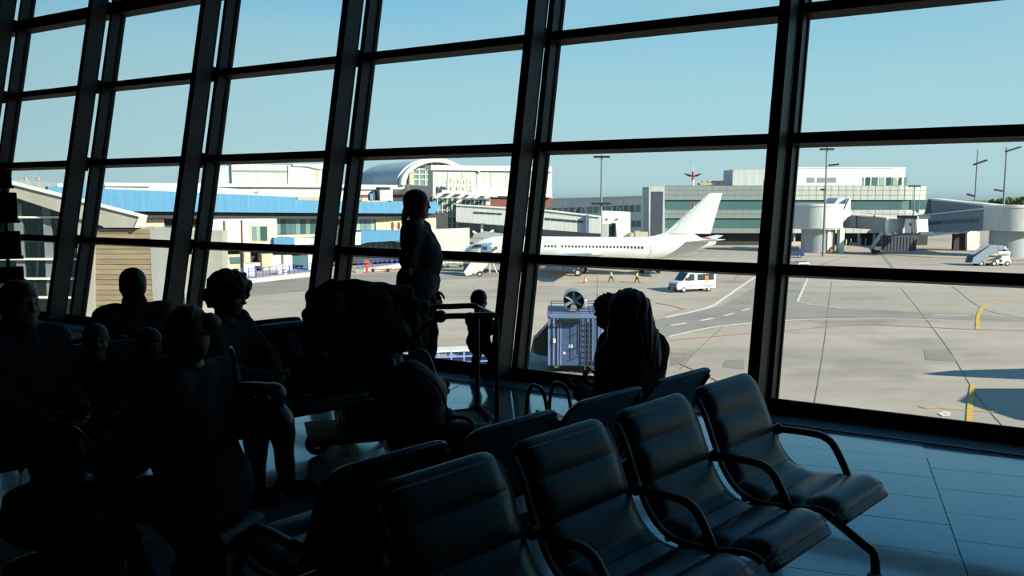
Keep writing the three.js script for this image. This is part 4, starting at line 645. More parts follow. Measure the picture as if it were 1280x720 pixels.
{
  // white carts and rails between the nose and the left terminal: each baggage cart is a thing of its own
  const proto = thing('baggage_cart', 'white covered baggage cart in the row before the low white pavilion, left end', 'cart', groundAt(545, 150), 0.1, 'white carts before the pavilion');
  mesh('cart_bed', [span(-1.5, 1.5, 0.5, 0.75, -0.8, 0.8)], greySteel, proto); mesh('cart_cover', [prism([[-1.5, 0.75], [-1.5, 2.1], [-1.2, 2.3], [1.2, 2.3], [1.5, 2.1], [1.5, 0.75]], -0.8, -0.7), prism([[-1.5, 2.05], [-1.2, 2.3], [1.2, 2.3], [1.5, 2.05], [1.2, 2.22], [-1.2, 2.22]], -0.8, 0.8)], frameWhite, proto);
  for (const x of [-1.45, -0.5, 0.5, 1.45]) mesh('cart_post', [bar([x, 0.7, 0.75], [x, 2.15, 0.75], 0.05)], frameWhite, proto); for (const x of [-1.1, 1.1]) for (const z of [-0.7, 0.7]) mesh('wheel', [new THREE.CylinderGeometry(0.25, 0.25, 0.16, 12).rotateX(Math.PI / 2).translate(x, 0.25, z)], tyre, proto);
  [[568, 152], [590, 156]].forEach(([px, d], i) => copyThing(proto, groundAt(px, d), 0.1, ['white covered baggage cart in the row before the low white pavilion, middle', 'white covered baggage cart nearest the mobile stairs'][i]));
}
// red tow gear by the blue railing
{
  const t = thing('red_stand', 'bright red pedestal with a cross bar beside the blue railings', 'equipment', onApron(459, 341), 0.2); const k = 0.125;
  mesh('post', [bar([0, 0, 0], [0, 1.9, 0], 0.16)], mats.signal_red, t); mesh('head', [rbox(0.9, 0.45, 0.6, 0.1, -0.1, 1.75, 0)], mats.signal_red, t); mesh('arm', [bar([-0.7, 1.55, 0], [0.7, 1.45, 0], 0.1)], mats.signal_red, t); mesh('base', [rbox(1, 0.2, 0.8, 0.05, 0, 0.1, 0)], mats.signal_red, t);
  const d = thing('tow_bar_trailer', 'low red tubular tow-bar trailer lying along the kerb', 'trailer', onApron(474, 340), 0.15); for (const z of [-0.5, 0.5]) mesh('rail', [bar([-1.4, 0.4, z], [2.0, 0.5, z], 0.07)], mats.signal_red, d); for (const x of [-1.2, 0.2, 1.6]) mesh('cross_bar', [bar([x, 0.42, -0.5], [x, 0.42, 0.5], 0.06)], mats.signal_red, d); for (const x of [-1, 1.4]) for (const z of [-0.6, 0.6]) mesh('wheel', [new THREE.CylinderGeometry(0.28, 0.28, 0.14, 14).rotateX(Math.PI / 2).translate(x, 0.28, z)], tyre, d);
  mesh('draw_bar', [bar([2.0, 0.5, 0], [3.6, 0.3, 0], 0.06), bar([-1.4, 0.4, -0.5], [-2.2, 0.9, 0], 0.06)], mats.signal_red, d);
}
// blue railings along the kerb: one run of posts and rails per stretch
{
  const railBlue = mat('railing_blue', [0.06, 0.11, 0.42], 0.55, { tex: grimeTex, size: 1 }), P = [[276, 351], [320, 347.5], [362, 344], [402, 339.6]], Q = [[447, 336.5], [490, 333], [518, 330.5]];
  const labels = ['blue railing under the left pier columns', 'blue railing in front of the white block', 'blue railing below the blue awning', 'blue railing behind the red stand', 'blue railing ending near the standing woman'];
  [[P[0], P[1]], [P[1], P[2]], [P[2], P[3]], [Q[0], Q[1]], [Q[1], Q[2]]].forEach(([a, b], i) => {
    const A = onApron(...a), B = onApron(...b); A.lerp(B, 0.012); B.lerp(A, 0.012); const d = B.clone().sub(A), L = d.length(), t = thing('railing', labels[i], 'railing', A, Math.atan2(-d.z, d.x));
    for (const y of [0.5, 1.0, 1.5]) mesh('rail', [bar([0, y, 0], [L, y, 0], 0.05, 0.05, 6)], railBlue, t); const n = Math.round(L / 1.1); for (let k = 0; k <= n; k++) mesh('post', [bar([L * k / n, 0, 0], [L * k / n, 1.55, 0], 0.07, 0.07, 6)], railBlue, t);
  });
  const boxes = [[298, 343, 1.6, 'white'], [341, 341, 1.3, 'white'], [384, 332, 2.2, 'white']];
  boxes.forEach(([px, py, w], i) => { const p = onApron(px, py + (i === 2 ? 9 : 6)), t = thing('service_box', ['white upright service cabinet behind the first railing', 'white notice box behind the railing', 'white equipment box behind the railing, right of the pier'][i], 'box', V(p.x, GROUND, p.z - 5.5), 0.3); mesh('box_body', [rbox(w, w * 1.2, 0.9, 0.06, 0, w * 0.6, 0)], frameWhite, t); mesh('box_lid', [rbox(w + 0.1, 0.12, 1.0, 0.04, 0, w * 1.2 + 0.05, 0)], paleGrey, t); });
}
// blue service cabin with ladder, close under the window
{
  const a = onApron(720, 467), k = -a.z / FOCAL, t = thing('service_cabin', 'blue steel service cabin with rear door, ladder, roof rail and round fan', 'vehicle', a, -0.05), X = (px) => (px - 720) * k, Y = (py) => (467 - py) * k;
  const W0 = X(684), W1 = X(752), H = Y(393), back = -5;
  mesh('cabin_shell', [rbox(W1 - W0, H - 0.5, 5, 0.08, (W0 + W1) / 2, (H + 0.5) / 2, back / 2)], equipBlue, t);
  mesh('roof_skirt', [rbox(W1 - W0 + 0.1, 0.18, 5.1, 0.05, (W0 + W1) / 2, H, back / 2), span(W0 + 0.2, W1 - 0.1, H - 0.16, H - 0.05, 0, 0.07)], mat('equipment_blue_pale', [0.13, 0.185, 0.31], 0.5, { tex: streakTex, size: 2 }), t);
  for (const px of [685.5, 691.5, 697, 700.5, 734.5, 740.5, 748.5]) mesh('rib', [span(X(px) - 0.06, X(px) + 0.06, 0.6, H - 0.2, 0, 0.09)], mats.equipment_blue_pale, t);
  const dr = part('door', t); mesh('door_leaf', [span(X(702), X(727), Y(456), Y(403), 0, 0.05)], equipBlue, dr); mesh('door_seam', [span(X(702) - 0.03, X(702), Y(457), Y(402), 0, 0.06), span(X(727), X(727) + 0.03, Y(457), Y(402), 0, 0.06)], blackPlastic, dr); mesh('notice', [span(X(710.5), X(716.5), Y(434), Y(429.5), 0.05, 0.07)], hubWhite, dr); mesh('lock', [span(X(703.4), X(706.6), Y(442), Y(439), 0.05, 0.1)], hubWhite, dr);
  mesh('door_canopy', [prism([[X(696), Y(401)], [X(700), Y(396)], [X(723), Y(396)], [X(727), Y(400)]], 0, 0.6)], darkSteel, t);
  for (const py of [404, 425]) mesh('lamp', [rbox(0.2, 0.34, 0.16, 0.05, X(692), Y(py), 0.1)], cream, t);
  const ld = part('ladder', t); for (const px of [730.5, 739.5]) mesh('ladder_rail', [bar([X(px), 0.3, 0.28], [X(px), Y(398), 0.28], 0.045)], blackPlastic, ld); for (let i = 0; i < 9; i++) mesh('rung', [bar([X(730.5), 0.6 + i * 0.37, 0.28], [X(739.5), 0.6 + i * 0.37, 0.28], 0.035)], blackPlastic, ld);
  const gr = part('grab_frame', t); for (const [x0, y0, x1, y1] of [[711, 419, 726, 413], [711, 436, 726, 431], [711, 449, 727, 443], [716, 404, 716, 447], [725, 402, 725, 440]]) mesh('grab_bar', [bar([X(x0), Y(y0), 0.2], [X(x1), Y(y1), 0.2], 0.028)], blackPlastic, gr);
  const rr = part('roof_rail', t); const y0 = H + 0.1, y1 = H + 0.45; for (const z of [-0.2, -1.6, -3.4, -4.8]) for (const x of [W0 + 0.2, W1 - 0.2]) mesh('rail_post', [bar([x, y0, z], [x, y1, z], 0.03)], blackPlastic, rr); for (const y of [y1, (y0 + y1) / 2]) { mesh('rail', [bar([W0 + 0.2, y, -0.2], [W1 - 0.2, y, -0.2], 0.028)], blackPlastic, rr); mesh('rail', [bar([W0 + 0.2, y, -4.8], [W1 - 0.2, y, -4.8], 0.028)], blackPlastic, rr); for (const x of [W0 + 0.2, W1 - 0.2]) mesh('rail', [bar([x, y, -0.2], [x, y, -4.8], 0.028)], blackPlastic, rr); }
  const fan = part('fan_unit', t), fy = H + 0.85; mesh('fan_drum', [new THREE.CylinderGeometry(0.72, 0.72, 2.2, 28, 1, true).rotateX(Math.PI / 2).translate(X(717), fy, -2.2)], mat('zinc', [0.35, 0.40, 0.43], 0.4, { metalness: 0.6, tex: grimeTex, size: 1 }), fan); mesh('fan_back', [new THREE.CylinderGeometry(0.7, 0.7, 0.08, 28).rotateX(Math.PI / 2).translate(X(717), fy, -2.4)], blackPlastic, fan); for (let i = 0; i < 6; i++) mesh('fan_blade', [box(0.2, 0.6, 0.03, 0, 0.34, 0).rotateY(0.4).rotateZ(i * Math.PI / 3).translate(X(717), fy, -1.6)], greySteel, fan);
  mesh('fan_foot', [prism([[X(711), H], [X(723), H], [X(720), fy - 0.3], [X(714), fy - 0.3]], -2.6, -1.4)], greySteel, fan); mesh('duct', [rbox(0.9, 0.8, 1, 0.2, X(727.5), H + 0.5, -3.2)], mats.zinc, fan);
  mesh('aerial', [bar([X(746.5), H, -1], [X(746.5), Y(345), -1], 0.03, 0.012, 6)], blackPlastic, t);
  mesh('side_hood', [prism([[X(684), Y(407)], [X(665), Y(427)], [X(662), Y(441)], [X(673), Y(446)], [X(684), Y(447)]], -2.4, -0.6)], darkSteel, t);
  mesh('white_bundle', [tube([[X(748), 0.4, 0.4], [X(751), 1.2, 0.5], [X(754), 0.6, 0.5], [X(757), 1.3, 0.3], [X(758), 0.2, 0.3]], 0.14, 30, 8)], frameWhite, t); for (const x of [W0 + 0.6, W1 - 0.6]) for (const z of [-0.9, -4]) wheel(x, z, 0.45, 0.3, t);
}
// low blue and white barrier frames by the glass
{
  const p = onApron(570, 456), t = thing('barrier_frame', 'long low pale blue barrier rack below the window near the toddler', 'barrier', p, 0.22), pb = mat('barrier_blue', [0.20, 0.27, 0.60], 0.6, { tex: grimeTex, size: 1 });
  for (const z of [-0.8, 0.8]) { for (const y of [0.35, 0.75, 1.15]) mesh('rail', [box(6.6, 0.09, 0.09, 0, y, z)], y > 1 ? frameWhite : pb, t); for (let i = 0; i < 8; i++) mesh('post', [box(0.1, 1.2, 0.1, -3.2 + i * 0.914, 0.6, z)], pb, t); } mesh('deck', [box(6.6, 0.05, 1.6, 0, 1.18, 0)], frameWhite, t);
}
// small things on the apron
{
  const c = thing('traffic_cone', 'orange and white traffic cone near the airliner main wheel', 'cone', onApron(731.5, 354.3)); mesh('cone_body', [cyl(0.26, 0.06, 0.95, 0, 0.05, 0, 18)], hiOrange, c); mesh('cone_band', [cyl(0.21, 0.13, 0.36, 0, 0.36, 0, 18)], hubWhite, c); mesh('cone_base', [rbox(0.65, 0.06, 0.65, 0.02, 0, 0.03, 0)], hiOrange, c);
  const v = thing('van_dark', 'small dark blue van parked beside the left round bridge head', 'van', groundAt(989, 178), -0.3); v.name = numbered('parked_van'); mesh('body', [prism([[-2, 0.4], [-2, 2.0], [-1.7, 2.2], [1.2, 2.2], [1.7, 1.4], [2.2, 1.2], [2.3, 0.4]], -0.9, 0.9)], equipBlue, v); mesh('window', [span(-1.6, 1.2, 1.35, 1.95, 0.9, 0.92)], carGlass, v); for (const x of [-1.3, 1.4]) for (const s of [-1, 1]) wheel(x, s * 0.85, 0.34, 0.22, v);
  const w = thing('small_truck', 'small white truck roof with a red stripe just above the lower window bar', 'truck', onApron(999, 342), 0.05); mesh('cab', [prism([[-0.95, 0.5], [-0.85, 1.9], [0.85, 1.9], [0.95, 0.5]], -2.2, 2)], vanWhite, w); mesh('windscreen', [prism([[-0.78, 1.15], [-0.72, 1.65], [0.72, 1.65], [0.78, 1.15]], 2, 2.04)], carGlass, w); mesh('roof_stripe', [rbox(1.7, 0.12, 1, 0.04, 0, 1.95, 0.5)], mats.brown_brick, w); for (const z of [-1.3, 1.3]) for (const s of [-1, 1]) { const q = mesh('wheel', [new THREE.CylinderGeometry(0.36, 0.36, 0.24, 16).rotateZ(Math.PI / 2).translate(s * 0.85, 0.36, z)], tyre, w); }
  const st = thing('steel_cart', 'grey loading cart parked beyond the two workers', 'cart', groundAt(812, 141), 0); mesh('cart_bed', [rbox(3.6, 0.3, 1.6, 0.05, 0, 0.75, 0)], greySteel, st); mesh('cart_side', [rbox(3.5, 0.4, 0.1, 0.04, 0, 1.05, -0.7)], shadowBlue, st); for (const x of [-1.3, 1.3]) for (const z of [-0.7, 0.7]) mesh('wheel', [new THREE.CylinderGeometry(0.3, 0.3, 0.2, 14).rotateX(Math.PI / 2).translate(x, 0.3, z)], tyre, st);
}
// far trees at the right edge
{
  const leafM = mat('far_leaves', [0.10, 0.13, 0.05], 1, { tex: fineTex, size: 3 });
  const spots = [[1240, 700, 11], [1253, 690, 12], [1266, 720, 12], [1278, 680, 13], [1291, 700, 12]], nm = ['dark green tree at the left end of the far tree row', 'second dark green tree of the far row from its left end', 'middle dark green tree of the far row by the right bridge head', 'tallest dark green tree of the far row near the frame edge', 'dark green tree at the right end of the far tree row'];
  spots.forEach(([px, d, h], i) => { const t = thing('tree', nm[i], 'tree', groundAt(px, d).setY(GROUND - 0.15), 0, 'far trees'); const g = []; for (let k = 0; k < 22; k++) { const r = 1.2 + 1.6 * rnd(), b = new THREE.IcosahedronGeometry(r, 1), p = b.attributes.position; for (let q = 0; q < p.count; q++) { const s = 0.8 + 0.4 * hash2(Math.round(p.getX(q) * 90), Math.round(p.getY(q) * 90 + p.getZ(q) * 31), k); p.setXYZ(q, p.getX(q) * s, p.getY(q) * s, p.getZ(q) * s); } b.computeVertexNormals(); g.push(b.translate((rnd() - 0.5) * 7.5, h * (0.55 + 0.35 * rnd()), (rnd() - 0.5) * 6)); } mesh('foliage', g, leafM, t); mesh('trunk', [cyl(0.4, 0.25, h * 0.6, 0, 0, 0, 8)], rust, t); });
}

// the bridge at our own gate, just beyond the right edge of the view: its shadow falls on the apron
{
  const t = thing('boarding_bridge', 'our own gate bridge standing just beyond the right edge of the view', 'bridge', [43.8, GROUND, -41.0], 0);
  mesh('round_head', [cyl(5, 5, 3.2, -1.2, 3.6, -0.6, 7)], bridgeWhite, t); mesh('head_roof', [cyl(5.2, 5.2, 0.4, -1.2, 6.8, -0.6, 7)], frameWhite, t); mesh('thick_leg', [cyl(2, 2, 4.5, 0, 0, 0, 24)], bridgeGrey, t);
  mesh('canopy', [prism([[-5.4, 0], [-2.5, 1.2], [3, 1.9], [9, 2.2], [9, -2.4], [2, -1.9], [-2.5, -0.8]], 0, 0.5).rotateX(-Math.PI / 2).translate(0, 6.2, -10.6)], bridgeWhite, t); mesh('canopy_post', [bar([2.5, 0, -10.6], [2.5, 6.2, -10.6], 0.2)], greySteel, t); mesh('canopy_post', [bar([7, 0, -10.4], [7, 6.2, -10.4], 0.2)], greySteel, t);
  for (const [x, z, l] of [[-4.4, -5.2, 5], [-2.6, -4.6, 3]]) mesh('stay', [bar([x, 4.2, z], [x + l, 4.6, z + 2.2], 0.12)], greySteel, t);
  mesh('tunnel', [beam([2, 5.6, 2], [14, 5.8, 22], 3, 2.6)], bridgeGrey, t); for (let i = 0; i < 5; i++) mesh('stair_flight', [beam([-3.6 + i * 0.3, 0.6 + i * 0.9, 4.0], [-1.6 + i * 0.3, 0.6 + i * 0.9, 4.6], 0.5, 0.25)], greySteel, t);
}
// ---------------------------------------------------------------- beam seating
const leather = mat('black_leather', [0.006, 0.013, 0.015], 0.3, { specularColor: col(0.62, 0.92, 1.0), bump: leatherTex, bsize: 0.12, bscale: 0.0007 });
const polished = mat('dark_polished_metal', [0.10, 0.115, 0.125], 0.28, { metalness: 0.85, bump: fineTex, bsize: 0.5, bscale: 0.0002 });
const armMat = mat('black_armrest', [0.016, 0.02, 0.023], 0.3, { bump: leatherTex, bsize: 0.1, bscale: 0.0003 });
const SEAT_W = 0.50, PITCH_SEAT = 0.595;
// side curve of the sling (z forward, y up), from the top of the back to the front of the seat
const slingCurve = new THREE.CatmullRomCurve3([[-0.012, 0.865], [0.05, 0.775], [0.105, 0.645], [0.155, 0.54], [0.215, 0.47], [0.29, 0.437], [0.39, 0.437], [0.49, 0.452], [0.57, 0.466], [0.625, 0.456], [0.668, 0.41]].map(([z, y]) => V(0, y, z)), false, 'catmullrom', 0.5);
function slingGeo() {
  const N = 150, L = slingCurve.getLength(), pts = slingCurve.getSpacedPoints(N), hw = SEAT_W / 2, rows = [], pad = 0.152;
  const prof = []; for (let k = 0; k <= 14; k++) { const u = -1 + 2 * k / 14; prof.push([u * hw, Math.pow(1 - Math.pow(Math.abs(u), 8), 0.5)]); }
  const P = [], I = [], M = prof.length + 2;
  for (let i = 0; i <= N; i++) {
    const t = slingCurve.getTangentAt(Math.min(1, i / N)), n = V(0, t.z, -t.y).multiplyScalar(-1); // towards the sitter
    const nn = V(0, -t.z, t.y); const out = nn.y > 0 || nn.z > 0 ? nn : nn.clone().negate(); const o = V(0, Math.abs(t.z) , -t.y); // back leans: sitter side is +z / +y
    const s = i / N * L, ph = ((s + 0.004) % pad) / pad, edge = Math.min(1, Math.min(s, L - s) / 0.02), th = (0.010 + (s > L * 0.56 ? 0.021 : 0.017) * Math.pow(Math.sin(Math.PI * ph), 0.7)) * (0.35 + 0.65 * Math.sqrt(edge));
    const cr = s < L / 2 ? 0.05 : 0.018, e = Math.min(s, L - s), wk = e < cr ? (hw - cr + Math.sqrt(Math.max(0, cr * cr - (cr - e) * (cr - e)))) / hw : 1;
    for (const [x0, h] of prof) { const x = x0 * wk; const a = 0.006 + th * h; P.push(x, pts[i].y + o.y * a, pts[i].z + o.z * a); }
    P.push(hw * wk, pts[i].y - o.y * 0.008, pts[i].z - o.z * 0.008, -hw * wk, pts[i].y - o.y * 0.008, pts[i].z - o.z * 0.008);
  }
  for (let i = 0; i < N; i++) for (let k = 0; k < M; k++) { const a = i * M + k, b = i * M + (k + 1) % M; I.push(a, a + M, b, b, a + M, b + M); }
  for (const i of [0, N]) for (let k = 1; k + 1 < M; k++) I.push(i * M, i * M + k, i * M + k + 1);
  const g = new THREE.BufferGeometry(); g.setAttribute('position', new THREE.Float32BufferAttribute(P, 3)); g.setIndex(I); return toCreasedNormals(g, 0.9);
}
const slingG = slingGeo();
function railGeo(x) { const pts = Array.from({ length: 41 }, (_, i) => slingCurve.getPointAt(mixn(0.05, 0.95, i / 40))); const P = [], I = [], w = 0.008, h0 = 0.016, h1 = 0.006; pts.forEach((p, i) => { if (i === 0 || i === 40) p = p.clone(); const t = slingCurve.getTangentAt(mixn(0.05, 0.95, i / 40)), oy = Math.abs(t.z), oz = -t.y; for (const [dx, q] of [[-w, -h0], [w, -h0], [w, h1], [-w, h1]]) P.push(x + dx, p.y + oy * q, p.z + oz * q); }); for (let i = 0; i < 40; i++) for (let k = 0; k < 4; k++) { const a = i * 4 + k, b = i * 4 + (k + 1) % 4; I.push(a, b, a + 4, b, b + 4, a + 4); } for (const i of [0, 40]) I.push(i * 4, i * 4 + 1, i * 4 + 2, i * 4, i * 4 + 2, i * 4 + 3); const g = new THREE.BufferGeometry(); g.setAttribute('position', new THREE.Float32BufferAttribute(P, 3)); g.setIndex(I); return toCreasedNormals(g, 0.5); }
function armGeo() { return [tube([[0, 0.602, 0.13], [0, 0.606, 0.19], [0, 0.610, 0.28], [0, 0.606, 0.345], [0, 0.582, 0.392], [0, 0.535, 0.425], [0, 0.47, 0.46], [0, 0.40, 0.49]], 0.0165, 40, 10).scale(1.25, 1, 1), new THREE.SphereGeometry(0.026, 14, 10).translate(0, 0.602, 0.13), new THREE.SphereGeometry(0.019, 10, 8).translate(0, 0.40, 0.49)]; }
const railL = metreUV(join([railGeo(-SEAT_W / 2 - 0.006)])), railR = metreUV(join([railGeo(SEAT_W / 2 + 0.006)])), armG = metreUV(join(armGeo())), slingM = metreUV(join([slingG]));
geoCache.set(railL, railL); geoCache.set(railR, railR); geoCache.set(armG, armG); geoCache.set(slingM, slingM);
function bench(label, at, turn, n, legs = [-1, 1]) {                          // n seats along x, facing +z
  const t = thing('beam_seating', label, 'bench', at, turn);
  const half = n * PITCH_SEAT / 2;
  mesh('support_beam', [rbox(n * PITCH_SEAT + 0.04, 0.07, 0.05, 0.012, 0, 0.315, 0.24)], blackSteel, t);
  for (let i = 0; i < n; i++) {
    const s = part('seat', t); s.position.x = (i - (n - 1) / 2) * PITCH_SEAT;
    mesh('sling', slingM, leather, s); mesh('side_rail', railL, armMat, s); mesh('side_rail', railR, armMat, s);
    mesh('spreader', [bar([-SEAT_W / 2, 0.425, 0.245], [SEAT_W / 2, 0.425, 0.245], 0.014)], polished, s); mesh('seat_bracket', [span(-0.12, 0.12, 0.34, 0.43, 0.21, 0.27)], blackSteel, s);
  }
  for (let i = 0; i <= n; i++) { const a = mesh('armrest', armG, armMat, t); a.position.x = -half + i * PITCH_SEAT; mesh('arm_bracket', [beam([-half + i * PITCH_SEAT, 0.40, 0.49], [-half + i * PITCH_SEAT, 0.33, 0.26], 0.03, 0.03)], blackSteel, t); }
  for (const k of legs) {
    const x = k * (half - 0.0), l = part('leg', t);
    for (const [z1, lift] of [[0.60, 0.07], [-0.13, 0.07]]) mesh('leg_arm', [tube([[x, 0.30, 0.24], [x, 0.26, mixn(0.24, z1, 0.3)], [x, lift + 0.08, mixn(0.24, z1, 0.85)], [x, lift + 0.045, z1], [x, 0.03, z1 + Math.sign(z1) * 0.012]], 0.021, 24, 10)], polished, l);
    for (const z1 of [0.608, -0.142]) mesh('glide', [cyl(0.034, 0.03, 0.022, x, 0.001, z1, 18)], blackPlastic, l);
  }
  return t;
}
const ROW_TURN = 47.5 * Math.PI / 180, fX = Math.sin(ROW_TURN), fZ = Math.cos(ROW_TURN), rX = Math.cos(ROW_TURN), rZ = -Math.sin(ROW_TURN);
const frontRow = V(0.372, 0, -3.345), backRow = V(0.372 - 0.215 * fX, 0, -3.345 - 0.215 * fZ);
bench('nearest row of four black padded seats with their seats towards the right', frontRow, ROW_TURN, 4, [0, 1.0]);
bench('row of four black seats turned away, back to back with the nearest row', backRow, ROW_TURN + Math.PI, 4, [-1, 1]);
const D_TURN = 43 * Math.PI / 180, dF = V(Math.sin(D_TURN), 0, Math.cos(D_TURN)), dR = V(Math.cos(D_TURN), 0, -Math.sin(D_TURN)), D0 = V(-1.735, 0, -5.66);
const DC = D0.clone().addScaledVector(dR, -PITCH_SEAT);
bench('dark row of six seats where the curly-haired person sits', DC, D_TURN, 6, [-1, 0.97]);
bench('dark row of six seats with its backs to the curly-haired person', DC.clone().addScaledVector(dF, -0.215), D_TURN + Math.PI, 6, [-1, 1]);
// ---------------------------------------------------------------- people: one continuous body each, meshed from a smooth field
function surfaceNets(f, lo, hi, h) {
  const nx = Math.ceil((hi[0] - lo[0]) / h) + 1, ny = Math.ceil((hi[1] - lo[1]) / h) + 1, nz = Math.ceil((hi[2] - lo[2]) / h) + 1, v = new Float32Array(nx * ny * nz), id = new Int32Array(nx * ny * nz).fill(-1), P = [], I = [];
  for (let k = 0, q = 0; k < nz; k++) for (let j = 0; j < ny; j++) for (let i = 0; i < nx; i++) v[q++] = f(lo[0] + i * h, lo[1] + j * h, lo[2] + k * h);
  const at = (i, j, k) => (k * ny + j) * nx + i;
  for (let k = 0; k + 1 < nz; k++) for (let j = 0; j + 1 < ny; j++) for (let i = 0; i + 1 < nx; i++) {
    let x = 0, y = 0, z = 0, c = 0;
    for (let e = 0; e < 12; e++) {
      const ax = e >> 2, a = e & 1, b = (e >> 1) & 1, o = [0, 0, 0]; o[(ax + 1) % 3] = a; o[(ax + 2) % 3] = b;
      const p0 = v[at(i + o[0], j + o[1], k + o[2])]; o[ax] = 1; const p1 = v[at(i + o[0], j + o[1], k + o[2])]; if (p0 < 0 === p1 < 0) continue;
      const t = p0 / (p0 - p1); o[ax] = t; x += o[0]; y += o[1]; z += o[2]; c++;
    }
    if (c) { id[at(i, j, k)] = P.length / 3; P.push(lo[0] + (i + x / c) * h, lo[1] + (j + y / c) * h, lo[2] + (k + z / c) * h); }
  }
  for (let k = 1; k + 1 < nz; k++) for (let j = 1; j + 1 < ny; j++) for (let i = 1; i + 1 < nx; i++) {
    const s = v[at(i, j, k)] < 0;
    const quad = (d, a, b, c, e) => { if (a < 0 || b < 0 || c < 0 || e < 0) return; if (d) I.push(a, b, c, a, c, e); else I.push(a, c, b, a, e, c); };
    if (s !== v[at(i + 1, j, k)] < 0) quad(s, id[at(i, j - 1, k - 1)], id[at(i, j, k - 1)], id[at(i, j, k)], id[at(i, j - 1, k)]);
    if (s !== v[at(i, j + 1, k)] < 0) quad(s, id[at(i - 1, j, k - 1)], id[at(i - 1, j, k)], id[at(i, j, k)], id[at(i, j, k - 1)]);
    if (s !== v[at(i, j, k + 1)] < 0) quad(s, id[at(i - 1, j - 1, k)], id[at(i, j - 1, k)], id[at(i, j, k)], id[at(i - 1, j, k)]);
  }
  const g = new THREE.BufferGeometry(); g.setAttribute('position', new THREE.Float32BufferAttribute(P, 3)); g.setIndex(I); g.computeVertexNormals(); return g;
}
// a bone: [ax ay az ra bx by bz rb]; blended with a smooth minimum
const bone = (a, ra, b, rb) => [a.x, a.y, a.z, ra, b.x, b.y, b.z, rb];
function field(bones, k, grow = 0) {
  return (x, y, z) => {
    let d = 9;
    for (const q of bones) {
      const bx = q[4] - q[0], by = q[5] - q[1], bz = q[6] - q[2], px = x - q[0], py = y - q[1], pz = z - q[2], l = bx * bx + by * by + bz * bz;
      const t = l > 0 ? Math.min(1, Math.max(0, (px * bx + py * by + pz * bz) / l)) : 0, ex = px - bx * t, ey = py - by * t, ez = pz - bz * t, e = Math.sqrt(ex * ex + ey * ey + ez * ez) - (q[3] + (q[7] - q[3]) * t) - grow;
      if (e > d + k) continue; if (d > e + k) { d = e; continue; }
      const h = 0.5 + 0.5 * (d - e) / k; d = mixn(d, e, h) - k * h * (1 - h);
    }
    return d;
  };
}
function bounds(bones, pad) { const lo = [9, 9, 9], hi = [-9, -9, -9]; for (const q of bones) for (const o of [0, 4]) for (let c = 0; c < 3; c++) { lo[c] = Math.min(lo[c], q[o + c] - q[o + 3] - pad); hi[c] = Math.max(hi[c], q[o + c] + q[o + 3] + pad); } return [lo, hi]; }
const smin = (a, b, k) => { const h = clamp(0.5 + 0.5 * (b - a) / k); return mixn(b, a, h) - k * h * (1 - h); };
const ell = (x, y, z, cx, cy, cz, rx, ry, rz) => { const a = (x - cx) / rx, b = (y - cy) / ry, c = (z - cz) / rz, m = Math.sqrt(a * a + b * b + c * c); return (m - 1) * Math.min(rx, ry, rz) * 0.5 + (m - 1) * ((rx + ry + rz) / 3) * 0.5; };
// head: centre between the ears at the origin, face towards +z, chin near y -0.115, crown near y 0.115
function headField(x, y, z) {
  let d = ell(x, y, z, 0, 0.028, -0.012, 0.074, 0.088, 0.094);
  d = smin(d, ell(x, y, z, 0, -0.03, 0.03, 0.060, 0.080, 0.062), 0.03);
  d = smin(d, ell(x, y, z, 0, -0.088, 0.056, 0.031, 0.026, 0.030), 0.03);
  const ax = Math.abs(x);
  d = smin(d, ell(ax, y, z, 0.04, -0.025, 0.058, 0.024, 0.022, 0.022), 0.02);
  d = smin(d, ell(x, y, z, 0, 0.03, 0.074, 0.046, 0.013, 0.014), 0.018);
  d = smin(d, ell(x, y, z, 0, 0.002, 0.090, 0.010, 0.028, 0.012), 0.012); d = smin(d, ell(x, y, z, 0, -0.020, 0.101, 0.014, 0.010, 0.013), 0.010); d = smin(d, ell(ax, y, z, 0.011, -0.023, 0.092, 0.008, 0.007, 0.009), 0.006);
  d = -smin(-d, ell(ax, y, z, 0.031, 0.008, 0.091, 0.017, 0.010, 0.012), 0.010); d = smin(d, ell(ax, y, z, 0.031, 0.008, 0.076, 0.012, 0.010, 0.010), 0.003);
  d = smin(d, ell(x, y, z, 0, -0.048, 0.084, 0.021, 0.0065, 0.012), 0.006); d = smin(d, ell(x, y, z, 0, -0.060, 0.083, 0.018, 0.007, 0.012), 0.006);
  d = smin(d, ell(ax, y, z, 0.076, -0.002, -0.006, 0.010, 0.031, 0.020), 0.008);
  return smin(d, ell(x, y, z, 0, -0.10, -0.012, 0.050, 0.062, 0.052), 0.035);
}
const headGeo = surfaceNets(headField, [-0.1, -0.16, -0.12], [0.1, 0.13, 0.13], 0.0042);
